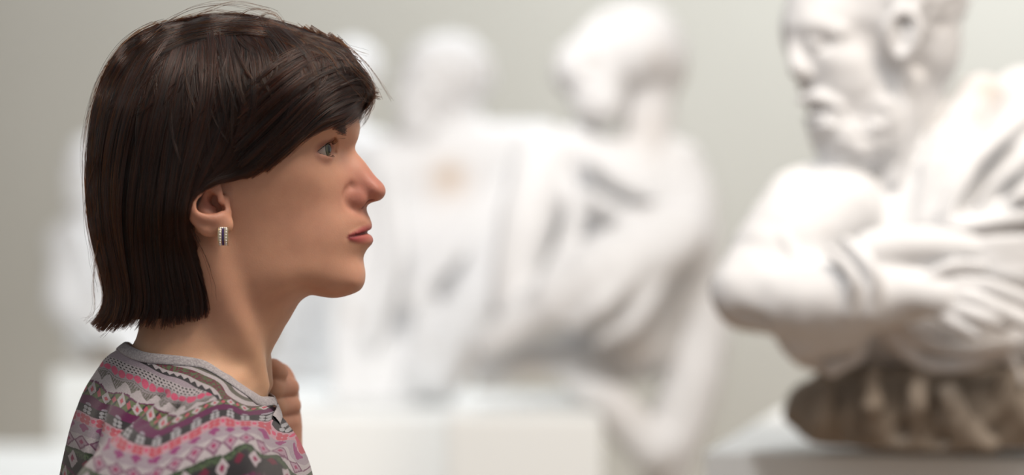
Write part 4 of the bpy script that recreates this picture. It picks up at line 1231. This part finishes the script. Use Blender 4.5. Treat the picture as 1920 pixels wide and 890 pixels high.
V, Q = polygonise(rock_a, axis([(.27, .76, .0042)]), axis([(2.46, 2.86, .0045)]), axis([(1.20, 1.34, .004)]), slack=1.3)
tag(mesh_object('rock_base', V, Q, BROWN, st_a), 'rough brown base under the white figure')

# middle statue
B = Fig(4.0)
def statue_b(P):
    P = P.astype(np.float32); k = B.k
    d = B.E(P, 1185, 92, 0, 98, 95, 88)
    d = smin(d, B.E(P, 1098, 130, -30, 62, 65, 62), 30 * k)
    d = smin(d, B.E(P, 1245, 120, 10, 42, 60, 60) , 20 * k)
    d = smin(d, B.E(P, 1128, 190, -60, 52, 45, 46) + vnoise(P, 16 * k, 3) * 5 * k, 16 * k)
    d = smax(d, -B.E(P, 1085, 150, -105, 24, 20, 11), 10 * k)
    d = smax(d, -B.E(P, 1188, 190, -82, 26, 30, 26), 14 * k)
    d = smin(d, head(B, P, 1140, 112, -30, 84, -2.35, True, 4), 14 * k)
    d = smin(d, B.C(P, (1215, 150, 10, 48), (1212, 330, 20, 52)), 16 * k)
    t = B.E(P, 1180, 460, 40, 150, 120, 200)
    t = smin(t, B.C(P, (1090, 290, 0, 62), (1180, 350, -10, 60)), 40 * k)
    t = smin(t, B.C(P, (1275, 305, 10, 42), (1300, 390, 0, 46), (1312, 520, 0, 42), (1322, 640, 10, 40), n=3), 30 * k)
    d = smin(d, t, 16 * k)
    a = B.C(P, (1270, 440, -90, 62), (1150, 510, -150, 78), (1050, 560, -160, 58), n=3)
    a = smin(a, B.C(P, (1040, 570, -160, 42), (960, 620, -150, 34), (915, 650, -140, 26), n=3), 20 * k)
    a = smin(a, B.C(P, (1020, 300, -40, 60), (985, 430, -80, 52), (960, 560, -100, 42), n=3), 20 * k)
    d = smin(d, a, 18 * k)
    for pts in (((1110, 300, -95, 16), (1180, 350, -110, 18), (1250, 370, -95, 14)), ((1100, 360, -110, 14), (1170, 400, -130, 16), (1255, 400, -120, 14)), ((1060, 300, -60, 14), (1075, 420, -120, 18), (1030, 520, -170, 16)),
                ((1230, 450, -160, 15), (1140, 560, -225, 18), (1080, 610, -200, 14)), ((1260, 480, -150, 14), (1190, 600, -190, 16), (1120, 640, -170, 12))):
        d = smin(d, B.C(P, *pts, n=4), 10 * k)
    d = smax(d, -B.C(P, (1287, 340, -95, 9), (1290, 480, -92, 10), (1296, 650, -80, 9), n=3), 8 * k)
    d = smax(d, -B.C(P, (1120, 385, -150, 8), (1180, 420, -165, 10), (1240, 415, -160, 7), n=3), 8 * k)
    # lap and the cloth falling past the block
    l = B.C(P, (930, 690, -20, 40), (1040, 680, -50, 44), (1130, 745, -60, 40), (1225, 845, -40, 44), n=3)
    l = smin(l, B.C(P, (1320, 600, 20, 48), (1290, 740, 10, 58), (1245, 880, 10, 46), n=3), 25 * k)
    l = smin(l, B.E(P, 1160, 640, 60, 120, 90, 80), 20 * k)
    d = smin(d, l, 16 * k)
    d = smax(d, -B.E(P, 1185, 665, -95, 52, 50, 46, -.5), 14 * k)
    d = smax(d, -B.E(P, 1000, 725, -60, 70, 60, 28), 10 * k)
    d = d + vnoise(P, 40 * k, 2) * 2.5 * k
    q = np.abs(P - np.array([.02, 4.08, .585], np.float32)) - np.array([.126, .304, .588], np.float32)      # sits on the block, cloth falls past it
    blk = np.sqrt((np.maximum(q, 0) ** 2).sum(1)) + np.minimum(q.max(1), 0)
    return smax(d, -blk, .002)
V, Q = polygonise(statue_b, axis([(-.08, .40, .006)]), axis([(3.72, 4.24, .0065)]), axis([(.99, 1.87, .006)]), slack=1.2)
st_b = mesh_object('statue', V, Q, STONE); stain_shade(st_b, V, B, [(1180, 665, -50, 60, .35), (1000, 700, -40, 50, .5), (1160, 760, -40, 60, .2), (1215, 240, -40, 50, .2)])  # recess, under-lap and neck spots mix patina with shade painted in
tag(st_b, 'white draped statue with turned bearded head, on the narrow block in the middle', 'statue')

# statue with a round head behind the middle one
Cc = Fig(4.8)
def statue_c(P):
    P = P.astype(np.float32); k = Cc.k
    d = smin(Cc.E(P, 840, 140, 10, 86, 84, 78) + vnoise(P, 18 * k, 7) * 5 * k, head(Cc, P, 815, 165, -10, 84, -2.3, True, 6), 16 * k)
    d = smin(d, Cc.C(P, (845, 210, 10, 55), (860, 300, 10, 60)), 20 * k)
    t = Cc.C(P, (730, 330, 0, 75), (880, 300, 0, 70), (1010, 290, 0, 62), n=2)
    t = smin(t, Cc.E(P, 860, 460, 30, 180, 120, 200), 40 * k)
    t = smin(t, Cc.C(P, (700, 400, -20, 60), (690, 560, -30, 60), (700, 740, -20, 62), n=3), 30 * k)
    d = smin(d, t, 20 * k)
    d = smin(d, Cc.C(P, (1000, 380, -90, 55), (900, 560, -130, 58), (820, 690, -90, 60), n=3), 18 * k)
    for pts in (((720, 330, -80, 16), (740, 480, -110, 20), (700, 640, -90, 18)), ((960, 320, -80, 16), (880, 440, -130, 18), (770, 560, -140, 18)), ((800, 560, -130, 18), (780, 660, -110, 18), (760, 760, -80, 18)), ((650, 450, -50, 16), (640, 600, -60, 18), (640, 760, -60, 18))):
        d = smin(d, Cc.C(P, *pts, n=4), 12 * k)
    d = smax(d, -Cc.E(P, 848, 335, -105, 42, 30, 20, -.3), 12 * k)
    d = smax(d, -Cc.E(P, 952, 490, -130, 24, 40, 38, .3), 12 * k)
    d = smin(d, Cc.E(P, 740, 690, 30, 125, 100, 120), 30 * k)
    return smax(d, 1.127 - P[:, 2], .004)
V, Q = polygonise(statue_c, axis([(-.40, .18, .007)]), axis([(4.56, 5.0, .0075)]), axis([(1.115, 1.88, .007)]), slack=1.2)
st_c = mesh_object('statue', V, Q, STONE); stain_shade(st_c, V, Cc, [(952, 488, -100, 34, 1.0), (842, 335, -80, 36, .6), (930, 540, -100, 30, .6)])
tag(st_c, 'white plaster statue with a round curly head, blurred beyond the woman\'s nose', 'statue')

# a further statue, mostly behind her hair
Dd = Fig(5.5)
def statue_d(P):
    P = P.astype(np.float32); k = Dd.k
    d = head(Dd, P, 655, 140, 0, 66, -2.1, False, 8)
    d = smin(d, Dd.C(P, (640, 180, 0, 40), (620, 300, 0, 50)), 20 * k)
    d = smin(d, Dd.C(P, (540, 320, 0, 60), (690, 310, 0, 66)), 20 * k)
    d = smin(d, Dd.E(P, 610, 480, 20, 130, 90, 210), 30 * k)
    for pts in (((690, 330, -60, 18), (700, 460, -80, 18), (660, 620, -80, 16)), ((600, 330, -70, 16), (620, 480, -95, 18), (600, 660, -80, 16)), ((540, 400, -50, 16), (560, 640, -80, 16))):
        d = smin(d, Dd.C(P, *pts, n=3), 12 * k)
    d = smin(d, Dd.E(P, 600, 680, 20, 110, 90, 60), 20 * k)
    return smax(d, 1.127 - P[:, 2], .004)
V, Q = polygonise(statue_d, axis([(-.66, -.28, .009)]), axis([(5.28, 5.72, .01)]), axis([(1.11, 1.92, .009)]), slack=1.2)
tag(mesh_object('statue', V, Q, STONE), 'white statue almost hidden behind the woman\'s head, its crown just above her forehead', 'statue')

# bust at the far left
Ee = Fig(5.85)
def statue_e(P):
    P = P.astype(np.float32); k = Ee.k
    d = head(Ee, P, 176, 318, 0, 64, -2.2, True, 9)
    d = smin(d, Ee.C(P, (195, 350, 0, 40), (190, 430, 0, 44)), 16 * k)
    d = smin(d, Ee.C(P, (120, 455, 0, 34), (205, 425, 10, 40), (290, 455, 10, 34), n=3), 16 * k)
    d = smin(d, Ee.E(P, 205, 520, 10, 92, 60, 100), 25 * k)
    d = smin(d, Ee.C(P, (150, 440, 0, 38), (128, 560, -20, 42), (190, 610, -50, 34), n=3), 20 * k)
    d = smin(d, Ee.C(P, (150, 640, 0, 26), (260, 640, 0, 26)), 20 * k)
    for pts in (((150, 430, -50, 12), (180, 520, -80, 14), (170, 600, -70, 12)), ((210, 430, -60, 12), (230, 540, -75, 14))):
        d = smin(d, Ee.C(P, *pts, n=3), 10 * k)
    return d
V, Q = polygonise(statue_e, axis([(-1.20, -.82, .009)]), axis([(5.68, 6.02, .01)]), axis([(1.155, 1.70, .009)]), slack=1.2)
st_e = mesh_object('statue', V, Q, STONE)
tag(st_e, 'small white bust on the tall pedestal behind the woman\'s back, far left', 'statue')
def sock(P):
    P = P.astype(np.float32); k = Ee.k
    d = smin(Ee.C(P, (200, 655, 0, 34), (200, 680, 0, 22)), Ee.C(P, (160, 690, 0, 16), (240, 690, 0, 16)), 10 * k)
    return smax(d, 1.1315 - P[:, 2], .002)
V, Q = polygonise(sock, axis([(-1.12, -.86, .007)]), axis([(5.75, 5.95, .007)]), axis([(1.12, 1.22, .007)]), slack=1.2)
tag(mesh_object('socle', V, Q, BROWN, st_e), 'socle with its shade painted in brown')  # the brown colour stands in for shade on the socle

# ------------------------------------------------------------------ plinths
rot = math.atan2(-.159, .68)
ax, ay = .216, 2.72; w1, d1 = .60, .72
ux, uy = math.cos(rot), math.sin(rot); vx, vy = -uy, ux
cx = ax + ux * w1 / 2 + vx * d1 / 2; cy = ay + uy * w1 / 2 + vy * d1 / 2
tag(box('plinth', cx, cy, 0, 1.21, w1, d1, rot, PL), 'white plinth with a sharp corner under the bearded statue, right', 'plinth')
tag(box('plinth', .02, 4.08, 0, 1.17, .245, .60, 0, PL, .006), 'narrow white block in the middle, the draped statue sits on it', 'plinth')
tag(box('plinth', -.40, 5.10, 0, 1.126, .62, 1.36, 0, PL, .006), 'wide white plinth low behind the woman\'s raised fist', 'plinth')
tag(box('plinth', -.965, 5.95, 0, 1.131, .25, .44, 0, PL, .006), 'tall white pedestal under the small bust at far left', 'plinth')
tag(box('low_platform', -1.25, 5.1, 0, .968, 1.0, 1.0, 0, PL, .006), 'low white platform at the bottom left edge of the picture', 'platform')
